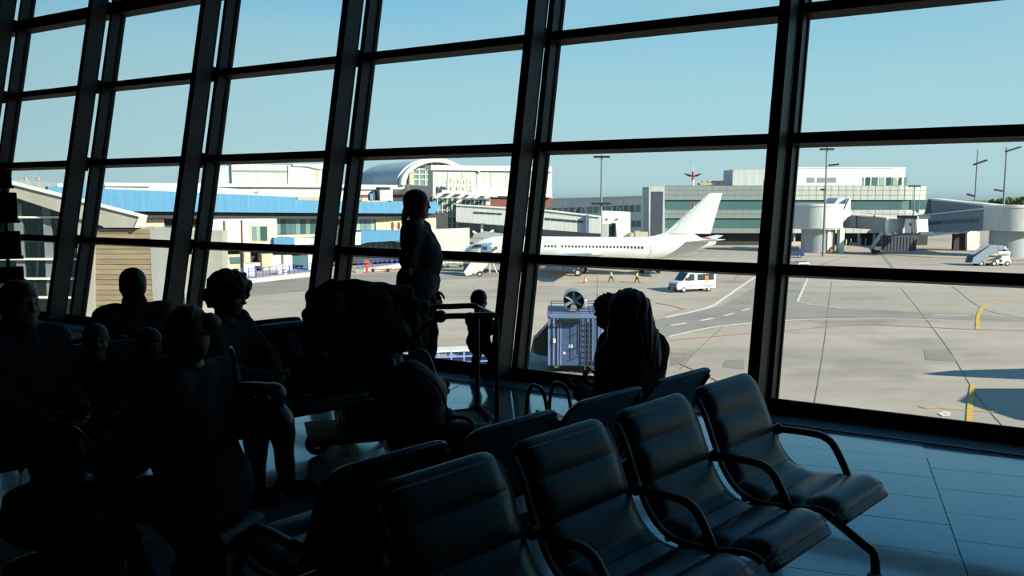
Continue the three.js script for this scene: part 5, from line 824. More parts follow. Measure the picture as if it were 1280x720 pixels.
// hand: wrist at the origin, fingers towards -y, palm facing +x... thumb towards +z
function handGeo(curl) {
  const B = [], w = V(0, 0, 0); const fr = [[0.030, 0.072, 1.0], [0.010, 0.078, 1.08], [-0.010, 0.074, 1.0], [-0.029, 0.066, 0.82]];
  for (const [z, y] of fr) B.push(bone(V(0, -0.008, z * 0.6), 0.0135, V(0.002, -y, z), 0.0105));
  B.push(bone(V(0, 0.02, 0), 0.022, V(0, -0.015, 0), 0.022));
  const F = []; for (const [z, y, s] of fr) { let p = V(0.002, -y, z), a = curl * 0.5; for (const [l, r0, r1] of [[0.042, 0.0092, 0.0086], [0.027, 0.0086, 0.008], [0.021, 0.008, 0.0066]]) { const q = p.clone().add(V(Math.sin(a), -Math.cos(a), z * 0.25).normalize().multiplyScalar(l * s)); F.push(bone(p, r0, q, r1)); p = q; a += curl; } }
  let p = V(0.004, -0.018, 0.022); for (const [v, l, r0, r1] of [[V(0.35, -0.55, 0.75), 0.042, 0.0135, 0.0105], [V(0.4, -0.8, 0.4), 0.032, 0.0105, 0.0092], [V(0.45, -0.9, 0.1), 0.026, 0.0092, 0.0072]]) { const q = p.clone().addScaledVector(v.normalize(), l); F.push(bone(p, r0, q, r1)); p = q; }
  const palm = field(B, 0.012), fing = field(F, 0.004); const f = (x, y, z) => smin(palm(x, y, z), fing(x, y, z), 0.006); const [lo, hi] = bounds([...B, ...F], 0.008); return surfaceNets(f, lo, hi, 0.0034);
}
const handRelaxed = handGeo(0.35), handGrip = handGeo(1.05);
function ik(a, b, l1, l2, hint) {                                           // the middle joint between a and b
  const d = b.clone().sub(a); let L = d.length(); if (L > (l1 + l2) * 0.995) { b.copy(a).addScaledVector(d, (l1 + l2) * 0.995 / L); L = (l1 + l2) * 0.995; }
  d.normalize(); const x = (l1 * l1 - l2 * l2 + L * L) / (2 * L), h = Math.sqrt(Math.max(0, l1 * l1 - x * x)), n = hint.clone().addScaledVector(d, -hint.dot(d)).normalize();
  return a.clone().addScaledVector(d, x).addScaledVector(n, h);
}
const skin = mat('skin', [0.24, 0.135, 0.095], 0.55, { bump: fineTex, bsize: 0.05, bscale: 0.0002 });
const cloth = (key, c) => mat('cloth_' + key, c, 0.9, { bump: weaveTex, bsize: 0.09, bscale: 0.0008, tex: grimeTex, size: 0.4, sheen: 0.2 });
const hairM = (key, c) => mat('hair_' + key, c, 0.55, { bump: fineTex, bsize: 0.06, bscale: 0.001 });
const bend = (v, q, c) => v.clone().sub(c).applyQuaternion(q).add(c);
// person facing +z, their left is +x. o: S scale, hip height, lean, headYaw/headPitch, hands [left, right], feet [left, right], hair, colours
function person(label, at, turn, o) {
  const t = thing('person', label, 'person', at, turn), S = o.S ?? 1, wide = o.wide ?? 1, fine = o.cell ?? 0.013, kid = o.kid ?? 0;
  const hip = V(0, o.hip, o.hipZ ?? 0), lean = o.lean ?? 0.05, up = V(o.side ?? 0, Math.cos(lean), Math.sin(lean)).normalize(), fwd = V(0, -Math.sin(lean), Math.cos(lean)), tl = (kid ? 0.44 : 0.46) * S;
  const along = (h, f = 0, x = 0) => hip.clone().addScaledVector(up, h * S).addScaledVector(fwd, f * S).add(V(x * S, 0, 0));
  const shW = (kid ? 0.15 : 0.165) * wide, chest = along(0.36), neck0 = along(0.47, -0.01), hs = kid ? S + (1 - S) * 0.8 * kid : S;
  const bend2 = Math.min(lean * 0.5, 0.4) + (o.neck ?? 0.08), headC = neck0.clone().add(V(0, Math.cos(bend2) * 0.165, Math.sin(bend2) * 0.165).multiplyScalar(kid ? hs * 0.95 : S));
  const sh = [along(0.425, -0.01, shW), along(0.425, -0.01, -shW)], hj = [hip.clone().add(V(0.09 * S * wide, -0.03 * S, 0)), hip.clone().add(V(-0.09 * S * wide, -0.03 * S, 0))];
  const torso = [bone(along(0.0, 0, 0.06 * wide), 0.115 * S * wide, along(0.0, 0, -0.06 * wide), 0.115 * S * wide), bone(along(0.02, -0.03, 0.05), 0.10 * S * wide, along(0.02, -0.03, -0.05), 0.10 * S * wide), bone(along(0.0, 0), 0.13 * S * wide, along(0.18, o.belly ?? 0.01), 0.118 * S * wide), bone(along(0.18, o.belly ?? 0.01, 0.03), 0.105 * S * wide, along(0.33, 0, 0.075), 0.105 * S * wide), bone(along(0.18, o.belly ?? 0.01, -0.03), 0.105 * S * wide, along(0.33, 0, -0.075), 0.105 * S * wide), bone(along(0.42, -0.02, shW * 0.8), 0.066 * S, along(0.42, -0.02, -shW * 0.8), 0.066 * S)];
  if (o.bust) for (const s of [-1, 1]) torso.push(bone(along(0.29, 0.075, s * 0.07), 0.062 * S * o.bust, along(0.27, 0.085, s * 0.07), 0.062 * S * o.bust));
  const neckB = [bone(neck0, 0.056 * S, headC.clone().add(V(0, -0.06 * hs, 0)), 0.05 * S)];
  const arms = [], legs = [], feet = [], wrists = [];
  [1, -1].forEach((s, i) => {
    const hand = vec(o.hands[i]).clone(), el = ik(sh[i], hand, 0.285 * S, 0.255 * S, vec(o.elbow?.[i] ?? [s * 0.6, -0.3, -1]));
    arms.push(bone(sh[i], 0.058 * S * wide, el, 0.043 * S), bone(el, 0.043 * S, hand, 0.029 * S)); wrists.push([el, hand]);
    const foot = vec(o.feet[i]).clone(), ank = foot.clone().add(V(0, 0.075 * S, 0)), kn = ik(hj[i], ank, 0.42 * S, 0.41 * S, vec(o.knee?.[i] ?? [s * 0.12, 0.1, 1]));
    const leg = [bone(hj[i], 0.088 * S * wide, hj[i].clone().lerp(kn, 0.35), 0.082 * S * wide), bone(hj[i].clone().lerp(kn, 0.35), 0.082 * S * wide, kn, 0.056 * S), bone(kn, 0.056 * S, kn.clone().lerp(ank, 0.32), 0.054 * S), bone(kn.clone().lerp(ank, 0.32), 0.054 * S, ank, 0.036 * S)];
    legs.push(...leg); const dir = vec(o.toe?.[i] ?? [s * 0.25, 0, 1]).clone().normalize();
    feet.push([bone(ank.clone().add(V(0, -0.03 * S, 0)), 0.038 * S, foot.clone().add(V(0, 0.036 * S, 0)).addScaledVector(dir, -0.03 * S), 0.036 * S), bone(foot.clone().add(V(0, 0.036 * S, 0)).addScaledVector(dir, -0.03 * S), 0.036 * S, foot.clone().add(V(0, 0.032 * S, 0)).addScaledVector(dir, 0.12 * S), 0.034 * S), bone(foot.clone().add(V(0, 0.034 * S, 0)).addScaledVector(dir, 0.12 * S), 0.036 * S, foot.clone().add(V(0, 0.027 * S, 0)).addScaledVector(dir, 0.17 * S), 0.027 * S)]);
  });
  const all = [...torso, ...neckB, ...arms, ...legs, ...feet.flat().map((b) => b.map((v, i) => (i % 4 === 3 ? v * 0.85 : v)))];
  const hq = new THREE.Quaternion().setFromEuler(new THREE.Euler(o.headPitch ?? 0, o.headYaw ?? 0, o.headRoll ?? 0, 'YXZ')), hm = new THREE.Matrix4().compose(headC, hq, V(hs, hs, hs)), hi = hm.clone().invert();
  const shape = (bones, k, grow, extra, cell, clip) => { const f0 = field(bones, k, grow), [lo, hi2] = bounds(bones, grow + 0.03); const f = (x, y, z) => { let d = f0(x, y, z); if (extra) d = extra(x, y, z, d); if (clip) d = Math.max(d, clip(x, y, z)); return d; }; return surfaceNets(f, lo, hi2, cell); };
  const coarse = o.coarse, parts = [shape(all, 0.045 * S, 0, null, fine)];
  if (!coarse) {
    parts.push(headGeo.clone().applyMatrix4(hm));
    wrists.forEach(([el, w], i) => { const s = i ? -1 : 1, d = w.clone().sub(el).normalize(), y = d.clone().negate(); let z = vec(o.thumb?.[i] ?? [0, 0.2, 1]).clone(); z.addScaledVector(y, -z.dot(y)).normalize(); const x = y.clone().cross(z); const g = ((o.grip?.[i]) ? handGrip : handRelaxed).clone(); if (i === 0) { g.scale(-1, 1, 1); const ix = g.index.array; for (let q = 0; q < ix.length; q += 3) { const e = ix[q]; ix[q] = ix[q + 1]; ix[q + 1] = e; } g.computeVertexNormals(); } const hsz = S * (kid ? 0.95 : 1); parts.push(g.applyMatrix4(new THREE.Matrix4().makeBasis(x.multiplyScalar(hsz), y.multiplyScalar(hsz), z.multiplyScalar(hsz)).setPosition(w))); });
  } else parts.push(new THREE.SphereGeometry(0.1 * hs, 14, 12).scale(0.8, 1.12, 0.95).translate(headC.x, headC.y, headC.z));
  mesh('body', parts, skin, t);
  // clothes
  const fold = (a) => (x, y, z, d) => d + a * (Math.sin(x * 37 + y * 21 + Math.sin(y * 13) * 2) * Math.sin(z * 29 - y * 33));
  const sleeve = o.sleeve ?? 1, armC = arms.map((b, i) => { if (i % 2 && sleeve < 1) return null; return i % 2 ? b : b; }).filter(Boolean), cut = sleeve < 1 ? arms.filter((_, i) => i % 2 === 0).map((b) => [b[0], b[1], b[2], b[3], mixn(b[0], b[4], sleeve * 1.2), mixn(b[1], b[5], sleeve * 1.2), mixn(b[2], b[6], sleeve * 1.2), b[7] + 0.012]) : armC;
  const skirt = o.coat ? [bone(along(-0.02, 0, 0.08 * wide), 0.115 * S * wide, along(-o.coat, 0.01, 0.10 * wide), 0.12 * S * wide), bone(along(-0.02, 0, -0.08 * wide), 0.115 * S * wide, along(-o.coat, 0.01, -0.10 * wide), 0.12 * S * wide)] : [];
  mesh(o.topName ?? 'top', [shape([...torso, ...cut, ...skirt], 0.05 * S, 0.013 + (o.puff ?? 0), fold(0.0035 + (o.puff ?? 0) * 0.2), fine)], o.top, t);
  if (o.collar) mesh('collar', [shape([bone(neck0.clone().add(V(0, -0.015, 0.02)), 0.075 * S, neck0.clone().add(V(0, 0.05, -0.012)), 0.07 * S)], 0.02, 0.01, fold(0.002), fine)], o.top, t);
  mesh('trousers', [shape([...torso.slice(0, 2), ...legs], 0.04 * S, 0.013, fold(0.003), fine)], o.legs, t);
  if (o.barefoot !== true) feet.forEach((b) => mesh('shoe', [shape(b, 0.02 * S, 0.006, null, fine * 0.7, (x, y) => 0.003 - y - 0)], o.shoe ?? mats.black_plastic, t));
  if (o.vest) mesh('safety_vest', [shape(torso.slice(2), 0.05 * S, 0.03, null, fine)], o.vest, t);
  // hair, in the head's own space
  const H = o.hair, n3 = (x, y, z, f, s) => vnoise(x * f + z * f * 0.7 + 100, y * f - z * f * 0.6 + 100, 4096, s) - 0.5;
  const face = (x, y, z) => ell(x, y, z, 0, -0.035, 0.095, 0.062, 0.085, 0.075);
  const styles = {
    short: (x, y, z) => { let d = ell(x, y, z, 0, 0.034, -0.016, 0.084, 0.094, 0.104); d = smin(d, ell(x, y, z, 0, -0.03, -0.05, 0.066, 0.06, 0.05), 0.03); d += 0.006 * n3(x, y, z, 70, 1); return Math.max(d, -face(x, y, z), -0.09 - y); },
    tied: (x, y, z) => { let d = ell(x, y, z, 0, 0.032, -0.018, 0.083, 0.093, 0.106); d = smin(d, ell(x, y, z, 0, -0.03, -0.065, 0.06, 0.06, 0.045), 0.03); d = smin(d, ell(x, y, z, 0, -0.075, -0.098, 0.028, 0.04, 0.03), 0.02); d = smin(d, ell(x, y, z, 0, -0.15, -0.105, 0.024, 0.075, 0.024), 0.02); d += 0.004 * n3(x, y * 0.3, z, 90, 2); return Math.max(d, -face(x, y, z)); },
    bun: (x, y, z) => { let d = ell(x, y, z, 0, 0.034, -0.016, 0.086, 0.096, 0.106); d = smin(d, ell(x, y, z, 0, -0.04, -0.06, 0.066, 0.07, 0.05), 0.03); d = smin(d, ell(x, y, z, -0.062, 0.052, -0.085, 0.046, 0.044, 0.042), 0.012); d += 0.008 * n3(x, y, z, 60, 3); return Math.max(d, -face(x, y, z)); },
    curly: (x, y, z) => { let d = ell(x, y, z, 0, 0.036, -0.012, 0.118, 0.112, 0.128); d = smin(d, ell(x, y, z, 0, -0.03, -0.07, 0.10, 0.08, 0.07), 0.04); d += 0.024 * n3(x, y, z, 38, 4) + 0.010 * n3(x, y, z, 90, 5); return Math.max(d, -ell(x, y, z, 0, -0.045, 0.105, 0.062, 0.078, 0.085)); },
    fluffy: (x, y, z) => { let d = ell(x, y, z, 0, 0.04, -0.01, 0.10, 0.10, 0.115); d += 0.03 * n3(x, y, z, 48, 6) + 0.016 * n3(x, y, z, 110, 7); return Math.max(d, -face(x, y, z), -0.07 - y); },
    long: (x, y, z) => { let d = ell(x, y, z, 0, 0.030, -0.016, 0.108, 0.102, 0.118); d = smin(d, ell(x, y, z, 0, -0.10, -0.045, 0.128, 0.14, 0.09), 0.06); d = smin(d, ell(x, y, z, 0, -0.23, -0.07, 0.15, 0.14, 0.085), 0.08); d = smin(d, ell(x, y, z, 0.07, -0.31, -0.05, 0.08, 0.10, 0.06), 0.06); d += 0.012 * n3(x * 1.4, y * 0.25, z, 60, 8) + 0.006 * n3(x, y * 0.3, z, 130, 9); return Math.max(d, -ell(x, y, z, 0, -0.05, 0.105, 0.058, 0.10, 0.085)); },
    hood: (x, y, z) => { let d = ell(x, y, z, 0, 0.02, -0.012, 0.105, 0.115, 0.115); d = smin(d, ell(x, y, z, 0, -0.08, -0.05, 0.10, 0.07, 0.07), 0.04); d += 0.02 * n3(x, y, z, 60, 6); return Math.max(d, -face(x, y, z)); },
  };
  if (H && !coarse) mesh(H === 'hood' ? 'hood' : 'hair', [surfaceNets(styles[H], H === 'long' ? [-0.2, -0.45, -0.2] : [-0.17, -0.28, -0.19], [0.17, 0.19, 0.15], o.hairCell ?? 0.006).applyMatrix4(hm)], o.hairMat, t);
  else if (H) mesh('hair', [new THREE.SphereGeometry(0.105 * hs, 14, 10, 0, Math.PI * 2, 0, Math.PI * 0.55).scale(0.85, 1.14, 1).translate(headC.x, headC.y + 0.006, headC.z - 0.01)], o.hairMat, t);
  t.userData.headAt = headC; return t;
}
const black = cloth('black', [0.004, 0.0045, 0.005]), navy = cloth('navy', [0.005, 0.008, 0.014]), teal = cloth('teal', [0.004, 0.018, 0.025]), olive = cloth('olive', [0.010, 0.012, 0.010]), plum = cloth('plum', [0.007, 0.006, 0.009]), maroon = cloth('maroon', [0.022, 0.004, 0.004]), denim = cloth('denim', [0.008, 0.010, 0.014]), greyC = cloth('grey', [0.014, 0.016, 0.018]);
const brownHair = hairM('brown', [0.014, 0.009, 0.006]), blackHair = hairM('black', [0.006, 0.005, 0.005]), fairHair = hairM('fair', [0.05, 0.033, 0.018]), greyHair = hairM('grey', [0.035, 0.032, 0.03]);
const dkSkin = skin; const P3 = (px, py, d) => { const p = atDepth(px, py, d); return p; };
const floorPt = (px, d) => { const p = atDepth(px, 360, d); return V(p.x, 0, p.z); };
const facing = (x, z) => Math.atan2(x, z);                                // turn that faces along (x, z)
// the woman standing behind the luggage, in profile to the right
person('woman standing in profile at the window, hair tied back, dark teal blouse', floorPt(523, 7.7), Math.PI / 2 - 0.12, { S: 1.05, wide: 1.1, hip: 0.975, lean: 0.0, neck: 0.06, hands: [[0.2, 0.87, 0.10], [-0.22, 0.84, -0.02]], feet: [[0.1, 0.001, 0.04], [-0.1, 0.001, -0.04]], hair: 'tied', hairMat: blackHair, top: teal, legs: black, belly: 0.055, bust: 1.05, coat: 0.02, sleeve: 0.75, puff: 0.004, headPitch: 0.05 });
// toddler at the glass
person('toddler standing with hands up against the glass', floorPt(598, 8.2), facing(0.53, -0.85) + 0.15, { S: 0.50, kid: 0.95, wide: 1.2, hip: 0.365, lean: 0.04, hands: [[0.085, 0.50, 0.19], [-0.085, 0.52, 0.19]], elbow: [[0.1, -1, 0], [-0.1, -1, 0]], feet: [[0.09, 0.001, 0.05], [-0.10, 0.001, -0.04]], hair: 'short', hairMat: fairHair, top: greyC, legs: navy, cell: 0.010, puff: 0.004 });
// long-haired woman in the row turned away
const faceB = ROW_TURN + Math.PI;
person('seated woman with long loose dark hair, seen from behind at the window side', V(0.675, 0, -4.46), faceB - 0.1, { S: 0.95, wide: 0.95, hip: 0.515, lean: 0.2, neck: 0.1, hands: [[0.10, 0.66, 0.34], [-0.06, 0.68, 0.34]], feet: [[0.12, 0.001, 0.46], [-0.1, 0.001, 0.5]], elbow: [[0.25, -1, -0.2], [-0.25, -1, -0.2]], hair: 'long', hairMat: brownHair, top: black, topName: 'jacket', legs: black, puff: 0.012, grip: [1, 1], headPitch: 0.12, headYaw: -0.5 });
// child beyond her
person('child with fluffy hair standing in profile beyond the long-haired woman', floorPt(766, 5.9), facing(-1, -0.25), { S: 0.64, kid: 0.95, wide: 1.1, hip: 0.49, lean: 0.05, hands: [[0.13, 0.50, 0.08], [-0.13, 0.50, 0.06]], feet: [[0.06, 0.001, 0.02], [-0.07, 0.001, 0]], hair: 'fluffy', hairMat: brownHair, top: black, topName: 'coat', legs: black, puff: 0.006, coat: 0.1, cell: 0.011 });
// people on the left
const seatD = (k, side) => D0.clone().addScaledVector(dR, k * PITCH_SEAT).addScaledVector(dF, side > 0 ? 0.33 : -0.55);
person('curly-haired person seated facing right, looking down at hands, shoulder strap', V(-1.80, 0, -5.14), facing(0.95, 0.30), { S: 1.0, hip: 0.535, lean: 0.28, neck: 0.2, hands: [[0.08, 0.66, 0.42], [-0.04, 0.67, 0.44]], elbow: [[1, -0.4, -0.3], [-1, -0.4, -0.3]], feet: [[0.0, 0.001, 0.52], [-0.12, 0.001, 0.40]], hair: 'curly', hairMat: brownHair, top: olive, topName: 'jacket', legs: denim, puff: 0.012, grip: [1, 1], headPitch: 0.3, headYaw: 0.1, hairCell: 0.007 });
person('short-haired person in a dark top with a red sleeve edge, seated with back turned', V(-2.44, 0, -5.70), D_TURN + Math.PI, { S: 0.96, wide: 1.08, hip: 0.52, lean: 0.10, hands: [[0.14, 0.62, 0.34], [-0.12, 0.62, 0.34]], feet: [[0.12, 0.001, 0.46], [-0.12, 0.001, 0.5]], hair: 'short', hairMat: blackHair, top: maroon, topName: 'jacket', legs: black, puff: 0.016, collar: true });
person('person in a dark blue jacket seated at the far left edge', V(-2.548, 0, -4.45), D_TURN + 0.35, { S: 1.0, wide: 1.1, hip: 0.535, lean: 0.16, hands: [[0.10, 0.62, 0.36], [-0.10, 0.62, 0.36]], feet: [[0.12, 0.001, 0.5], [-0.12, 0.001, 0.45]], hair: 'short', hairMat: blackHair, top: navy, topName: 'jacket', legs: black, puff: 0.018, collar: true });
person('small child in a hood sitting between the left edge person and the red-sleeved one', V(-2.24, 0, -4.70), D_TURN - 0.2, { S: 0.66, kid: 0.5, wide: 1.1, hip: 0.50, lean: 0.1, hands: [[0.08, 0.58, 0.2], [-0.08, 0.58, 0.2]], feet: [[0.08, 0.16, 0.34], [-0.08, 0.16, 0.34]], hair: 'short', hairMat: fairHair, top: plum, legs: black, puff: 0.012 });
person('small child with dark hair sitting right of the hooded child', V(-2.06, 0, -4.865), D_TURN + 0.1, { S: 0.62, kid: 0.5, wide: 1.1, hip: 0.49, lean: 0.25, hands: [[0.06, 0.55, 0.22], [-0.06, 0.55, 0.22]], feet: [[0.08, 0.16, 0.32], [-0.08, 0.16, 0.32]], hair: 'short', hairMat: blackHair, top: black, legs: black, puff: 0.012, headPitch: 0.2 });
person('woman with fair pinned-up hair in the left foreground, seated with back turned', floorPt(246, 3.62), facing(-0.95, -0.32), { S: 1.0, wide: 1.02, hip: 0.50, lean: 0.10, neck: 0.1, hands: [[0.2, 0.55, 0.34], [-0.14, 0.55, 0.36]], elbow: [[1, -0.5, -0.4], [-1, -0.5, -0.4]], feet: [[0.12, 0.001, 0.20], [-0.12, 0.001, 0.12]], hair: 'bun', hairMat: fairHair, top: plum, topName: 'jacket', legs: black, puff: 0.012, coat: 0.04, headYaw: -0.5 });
// airport workers out on the apron
const orange2 = mats.signal_orange, yellow2 = mats.signal_yellow;
const walk = (p, label, turn, vest, top, legs) => person(label, p, turn, { S: 1.04, wide: 1.1, hip: 0.93, lean: 0.04, hands: [[0.25, 0.86, 0.16], [-0.25, 0.86, -0.14]], feet: [[0.08, 0.001, -0.36], [-0.08, 0.001, 0.36]], hair: 'short', hairMat: brownHair, top, legs, vest, cell: 0.03, coarse: true });
walk(onApron(763.5, 353), 'walking worker in yellow vest, left one of the pair beyond the window', Math.PI / 2 + 0.3, yellow2, cloth('shirt', [0.4, 0.42, 0.42]), denim);
walk(onApron(796, 354), 'walking worker in yellow vest with an orange sleeve, right one of the pair', Math.PI / 2 - 0.2, yellow2, orange2, denim);
walk(onApron(543, 341), 'worker in orange vest standing beside the woman in the window view', 0.4, orange2, orange2, cloth('workblue', [0.08, 0.11, 0.2]));
// ---------------------------------------------------------------- luggage, trolley, stand
const suitcaseM = mat('suitcase_black', [0.004, 0.005, 0.006], 0.5, { bump: weaveTex, bsize: 0.05, bscale: 0.0006 }), nylon = mat('black_nylon', [0.005, 0.006, 0.007], 0.6, { bump: weaveTex, bsize: 0.04, bscale: 0.0006 }), bagLeather = mat('bag_leather', [0.012, 0.013, 0.015], 0.3, { bump: leatherTex, bsize: 0.08, bscale: 0.0006 }), chrome = mat('chrome_trim', [0.6, 0.62, 0.64], 0.2, { metalness: 1, bump: fineTex, bsize: 0.2, bscale: 0.0001 }), rubberBlack = mats.tyre_rubber;
function blob(bones, k, amp, cell, seed = 0) { const f0 = field(bones, k), [lo, hi] = bounds(bones, 0.05); return surfaceNets((x, y, z) => f0(x, y, z) + amp * (Math.sin(x * 31 + seed + Math.sin(y * 17) * 2) * Math.sin(z * 27 + y * 23 + seed)) + amp * 0.6 * Math.sin(y * 47 + x * 19 + seed), lo, hi, cell); }
// luggage trolley: long axis towards the left of the view
const TR = -73.5 * Math.PI / 180, trolleyAt = V(-0.52, 0, -5.95);
const inTrolley = (x, y, z) => V(x, y, z).applyAxisAngle(V(0, 1, 0), TR).add(trolleyAt);
{
  const t = thing('luggage_trolley', 'luggage trolley with two tall posts and push handles behind the stacked bags', 'trolley', trolleyAt, TR);
  const zr = -0.36, W = 0.26;
  for (const s of [-1, 1]) {
    mesh('post', [bar([s * W, 0.1, zr], [s * W, 0.92, zr], 0.0165)], darkSteel, t);
    mesh('handle_arm', [tube([[s * W, 0.92, zr], [s * W, 0.93, zr + 0.05], [s * W, 0.93, zr + 0.2], [s * W, 0.93, zr + 0.36], [s * W, 0.90, zr + 0.44], [s * W, 0.81, zr + 0.54], [s * W, 0.70, zr + 0.66]], 0.02, 32, 10)], armMat, t);
    mesh('handle_knuckle', [new THREE.SphereGeometry(0.042, 16, 12).translate(s * W, 0.933, zr + 0.38)], blackPlastic, t);
    mesh('base_rail', [bar([s * W, 0.17, zr - 0.02], [s * W * 0.8, 0.13, 0.85], 0.018)], darkSteel, t);
    const w = mesh('wheel', [new THREE.TorusGeometry(0.075, 0.024, 10, 24).rotateY(Math.PI / 2).translate(s * (W + 0.03), 0.1, zr)], rubberBlack, t); mesh('hub', [new THREE.CylinderGeometry(0.06, 0.06, 0.02, 16).rotateZ(Math.PI / 2).translate(s * (W + 0.03), 0.1, zr)], chrome, w);
  }
  mesh('cross_bar', [bar([-W, 0.92, zr], [W, 0.92, zr], 0.017)], armMat, t); mesh('cross_bar', [bar([-W, 0.2, zr], [W, 0.2, zr], 0.015)], darkSteel, t);
  mesh('deck', [rbox(0.5, 0.025, 1.2, 0.01, 0, 0.16, 0.27)], nylon, t); const fw = mesh('front_wheel', [new THREE.TorusGeometry(0.06, 0.022, 10, 20).rotateY(Math.PI / 2).translate(0, 0.083, 0.8)], rubberBlack, t); mesh('fork', [bar([0, 0.15, 0.8], [0, 0.085, 0.8], 0.02)], darkSteel, fw);
}
{
  const P = inTrolley(0, 0.175, 0.47), t = thing('suitcase', 'large black upright suitcase at the bottom of the trolley stack', 'suitcase', P, TR);
  mesh('shell', [rbox(0.5, 0.50, 0.34, 0.05, 0, 0.25, 0)], suitcaseM, t); for (const x of [-0.14, 0.14]) mesh('strap', [rbox(0.04, 0.506, 0.35, 0.01, x, 0.25, 0)], nylon, t); mesh('carry_handle', [tube([[-0.1, 0.5, 0], [-0.08, 0.535, 0], [0.08, 0.535, 0], [0.1, 0.5, 0]], 0.012, 16)], bagLeather, t);
  const P2 = inTrolley(0, 0.68, 0.47), d = thing('holdall', 'stuffed dark holdall on top of the trolley suitcase', 'bag', P2, TR); mesh('bag_body', [blob([bone(V(-0.16, 0.15, -0.14), 0.14, V(-0.16, 0.15, 0.2), 0.14), bone(V(0.16, 0.15, -0.14), 0.14, V(0.16, 0.15, 0.2), 0.14), bone(V(0, 0.18, -0.15), 0.14, V(0, 0.18, 0.22), 0.14)], 0.08, 0.004, 0.013)], nylon, d); mesh('zip', [tube([[0, 0.352, -0.2], [0, 0.356, 0.05], [0, 0.352, 0.3]], 0.006, 12)], chrome, d); for (const x of [-0.1, 0.1]) mesh('strap', [tube([[x, 0.3, -0.1], [x * 1.2, 0.385, 0], [x * 1.2, 0.385, 0.1], [x, 0.3, 0.2]], 0.012, 20)], bagLeather, d);
  const P3b = inTrolley(0, 1.02, 0.48), c = thing('coat', 'crumpled dark coat draped over the top of the luggage stack', 'coat', P3b, TR);
  const cf = [bone(V(0, 0.03, -0.26), 0.075, V(0.05, 0.05, 0.0), 0.085), bone(V(0.05, 0.05, 0), 0.085, V(0, 0.06, 0.2), 0.085), bone(V(0, 0.05, 0.2), 0.08, V(0, 0.03, 0.30), 0.07), bone(V(0.16, 0.0, -0.28), 0.06, V(0.16, -0.26, -0.30), 0.055), bone(V(-0.14, 0.0, -0.28), 0.06, V(-0.14, -0.2, -0.3), 0.05), bone(V(0.2, 0.02, -0.1), 0.06, V(0.25, -0.2, -0.08), 0.05), bone(V(0.2, 0.02, 0.2), 0.06, V(0.25, -0.16, 0.24), 0.05), bone(V(0, 0.0, 0.30), 0.06, V(0, -0.12, 0.33), 0.06), bone(V(-0.2, 0.02, -0.2), 0.06, V(-0.2, 0.02, 0.3), 0.06)];
  mesh('coat_cloth', [blob(cf, 0.05, 0.010, 0.011, 2)], cloth('coat', [0.006, 0.008, 0.010]), c); mesh('sleeve', [blob([bone(V(0.1, 0.02, 0.28), 0.045, V(0.14, -0.06, 0.36), 0.045), bone(V(0.14, -0.06, 0.36), 0.045, V(0.15, -0.24, 0.36), 0.04)], 0.03, 0.005, 0.010, 4)], mats.cloth_coat, c);
}
{
  const P = atDepth(522, 465, 5.15), t = thing('backpack', 'big round black backpack leaning right of the luggage stack', 'backpack', [P.x, 0, P.z], 0.2), H = 0.40;
  mesh('pack_body', [blob([bone(V(0, 0.33, 0), 0.16, V(0.01, 0.52, 0), 0.165), bone(V(-0.05, 0.28, 0), 0.14, V(0.07, 0.3, 0), 0.15), bone(V(-0.02, 0.56, 0), 0.14, V(-0.05, 0.64, 0), 0.11)], 0.06, 0.003, 0.013, 1)], nylon, t); mesh('side_pocket', [blob([bone(V(0.14, 0.26, 0.04), 0.07, V(0.16, 0.4, 0.04), 0.06)], 0.02, 0.003, 0.011)], nylon, t); mesh('piping', [tube([[-0.14, 0.62, 0.1], [-0.02, 0.70, 0.12], [0.1, 0.62, 0.13], [0.16, 0.46, 0.13], [0.17, 0.3, 0.1]], 0.006, 24)], greyC, t);
  mesh('shoulder_strap', [tube([[0.12, 0.3, 0.02], [0.24, 0.27, 0.02], [0.265, 0.17, 0.02], [0.2, 0.1, 0.02], [0.12, 0.15, 0.02]], 0.018, 30)], nylon, t); mesh('base_pad', [rbox(0.3, 0.12, 0.24, 0.04, 0, 0.06, 0)], bagLeather, t); mesh('lower_body', [rbox(0.28, 0.2, 0.22, 0.05, 0, 0.18, 0)], nylon, t);
}
{
  const P = atDepth(583, 530, 4.9), t = thing('duffel_bag', 'low black duffel bag lying on the floor by the trolley posts', 'bag', [P.x, 0, P.z], -0.5); mesh('bag_body', [blob([bone(V(-0.16, 0.16, 0), 0.15, V(0.16, 0.16, 0), 0.15), bone(V(-0.1, 0.30, 0), 0.13, V(0.08, 0.32, 0), 0.12)], 0.06, 0.006, 0.012, 3)], nylon, t); mesh('handle', [tube([[-0.1, 0.40, 0.06], [-0.06, 0.47, 0.07], [0.06, 0.475, 0.07], [0.1, 0.40, 0.06]], 0.011, 20)], bagLeather, t);
}
{
  const S = frontRow.clone().addScaledVector(V(fX, 0, fZ), -0.215 - 0.34).addScaledVector(V(rX, 0, rZ), 0.30), t = thing('handbag', 'black handbag with two upright loop handles standing on a seat', 'handbag', [S.x, 0.447, S.z], ROW_TURN + 1.2); t.scale.set(1, 1.16, 1);
  mesh('bag_body', [prism([[-0.2, 0.01], [-0.17, 0.17], [-0.10, 0.225], [0.10, 0.225], [0.17, 0.17], [0.2, 0.01]], -0.075, 0.075)], bagLeather, t); mesh('zip', [rbox(0.22, 0.012, 0.02, 0.004, 0, 0.228, 0)], chrome, t);
  for (const z of [-0.06, 0.06]) mesh('handle', [tube([[-0.10, 0.19, z], [-0.095, 0.28, z], [-0.05, 0.345, z], [0.05, 0.345, z], [0.095, 0.28, z], [0.10, 0.19, z]], 0.009, 30)], bagLeather, t);
}
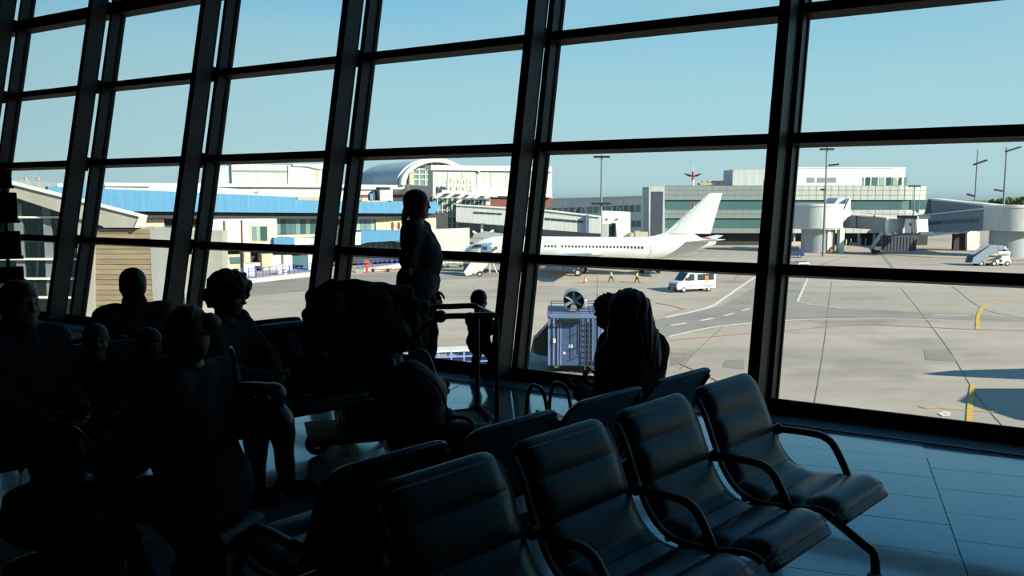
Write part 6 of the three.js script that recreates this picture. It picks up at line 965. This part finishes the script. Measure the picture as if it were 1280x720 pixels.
{
  // shoulder bag of the fair-haired woman, hanging at her right hip
  const P = atDepth(322, 505, 3.75), t = thing('shoulder_bag', 'black shoulder bag with metal buckles hanging beside the fair-haired woman', 'bag', [P.x, P.y - 0.16, P.z], 0);
  const up2 = atDepth(291, 441, 3.56).sub(V(P.x, P.y - 0.16, P.z));
  mesh('bag_body', [blob([bone(V(-0.08, 0.08, 0), 0.075, V(0.08, 0.08, 0), 0.075), bone(V(-0.07, 0.2, 0), 0.055, V(0.07, 0.2, 0), 0.055)], 0.05, 0.003, 0.010, 5)], bagLeather, t); mesh('flap', [rbox(0.2, 0.09, 0.13, 0.044, 0, 0.2, 0.005, 4)], bagLeather, t); for (const x of [-0.07, 0.0, 0.06]) mesh('buckle', [new THREE.TorusGeometry(0.014, 0.004, 8, 16).translate(x, 0.2, 0.08)], chrome, t);
  mesh('strap', [tube([[-0.08, 0.23, 0], [mixn(-0.08, up2.x, 0.4), mixn(0.23, up2.y, 0.5), up2.z * 0.5], [up2.x, up2.y, up2.z], [up2.x - 0.03, up2.y + 0.01, up2.z - 0.06]], 0.009, 24)], bagLeather, t);
  const s = thing('suitcase', 'low dark suitcase under the fair-haired woman, serving as her seat', 'suitcase', floorPt(246, 3.62), facing(-0.95, -0.32)); mesh('shell', [rbox(0.34, 0.33, 0.24, 0.04, 0, 0.19, -0.08)], suitcaseM, s); for (const x of [-0.12, 0.12]) for (const z of [-0.15, 0.0]) mesh('castor', [cyl(0.02, 0.02, 0.02, x, 0.001, z, 12)], rubberBlack, s);
  const B = atDepth(72, 560, 3.3), b = thing('travel_bag', 'shiny blue-black travel bag with a thin strap at the lower left', 'bag', [B.x, 0, B.z], 0.4); mesh('bag_body', [blob([bone(V(-0.1, 0.2, 0), 0.14, V(0.1, 0.2, 0), 0.14), bone(V(-0.08, 0.5, 0), 0.13, V(0.08, 0.5, 0), 0.13), bone(V(0, 0.72, 0), 0.1, V(0.03, 0.75, 0), 0.09), bone(V(-0.1, 0.06, 0), 0.06, V(0.1, 0.06, 0), 0.06)], 0.08, 0.008, 0.013, 6)], mat('shiny_nylon', [0.018, 0.026, 0.038], 0.25, { bump: weaveTex, bsize: 0.06, bscale: 0.0005 }), b); mesh('strap', [tube([[-0.12, 0.7, 0.1], [0.02, 0.86, 0.1], [0.14, 0.74, 0.1], [0.19, 0.5, 0.08], [0.2, 0.25, 0.05]], 0.008, 30)], nylon, b);
}
{
  // phone-like device in the curly person's hands
  const P = atDepth(368, 433, 4.72), t = tag(mesh('phone', [rbox(0.07, 0.14, 0.009, 0.004, 0, 0, 0)], blackPlastic), 'dark phone held up by the curly-haired person', 'phone'); t.position.copy(P); t.rotation.set(-0.7, 0.6, 0.5); mesh('phone_screen', [box(0.062, 0.128, 0.001, 0, 0, 0.0051)], carGlass, t);
}
{
  // stacked display stand at the far left edge
  const dep = 7.2, a = floorPt(-4, dep), t = thing('display_stand', 'black free-standing display stand with stacked panels at the left frame edge', 'stand', a, 0.5), Y = (py) => 1.7 - (py - HORIZON) / FOCAL * dep;
  for (const [y0, y1, w, x] of [[213, 234, 0.30, 0], [240.5, 277, 0.36, 0.0], [289, 322, 0.38, 0], [334, 352, 0.40, 0]]) { const p = mesh('panel', [rbox(w, Y(y0) - Y(y1), 0.16, 0.012, x, (Y(y0) + Y(y1)) / 2, 0)], blackSteel, t); mesh('panel_lip', [rbox(w + 0.03, 0.02, 0.19, 0.006, x, Y(y1), 0)], darkSteel, p); }
  for (const x of [-0.11, 0.09]) mesh('post', [rbox(0.028, Y(208), 0.03, 0.008, x, Y(208) / 2, 0)], blackSteel, t); mesh('foot_plate', [rbox(0.5, 0.03, 0.4, 0.01, 0, 0.016, 0)], blackSteel, t); for (const x of [-0.04, 0.02]) mesh('spacer', [rbox(0.02, 0.05, 0.03, 0.004, x, Y(237.5), 0)], blackSteel, t);
}
renderer.render(scene, camera);
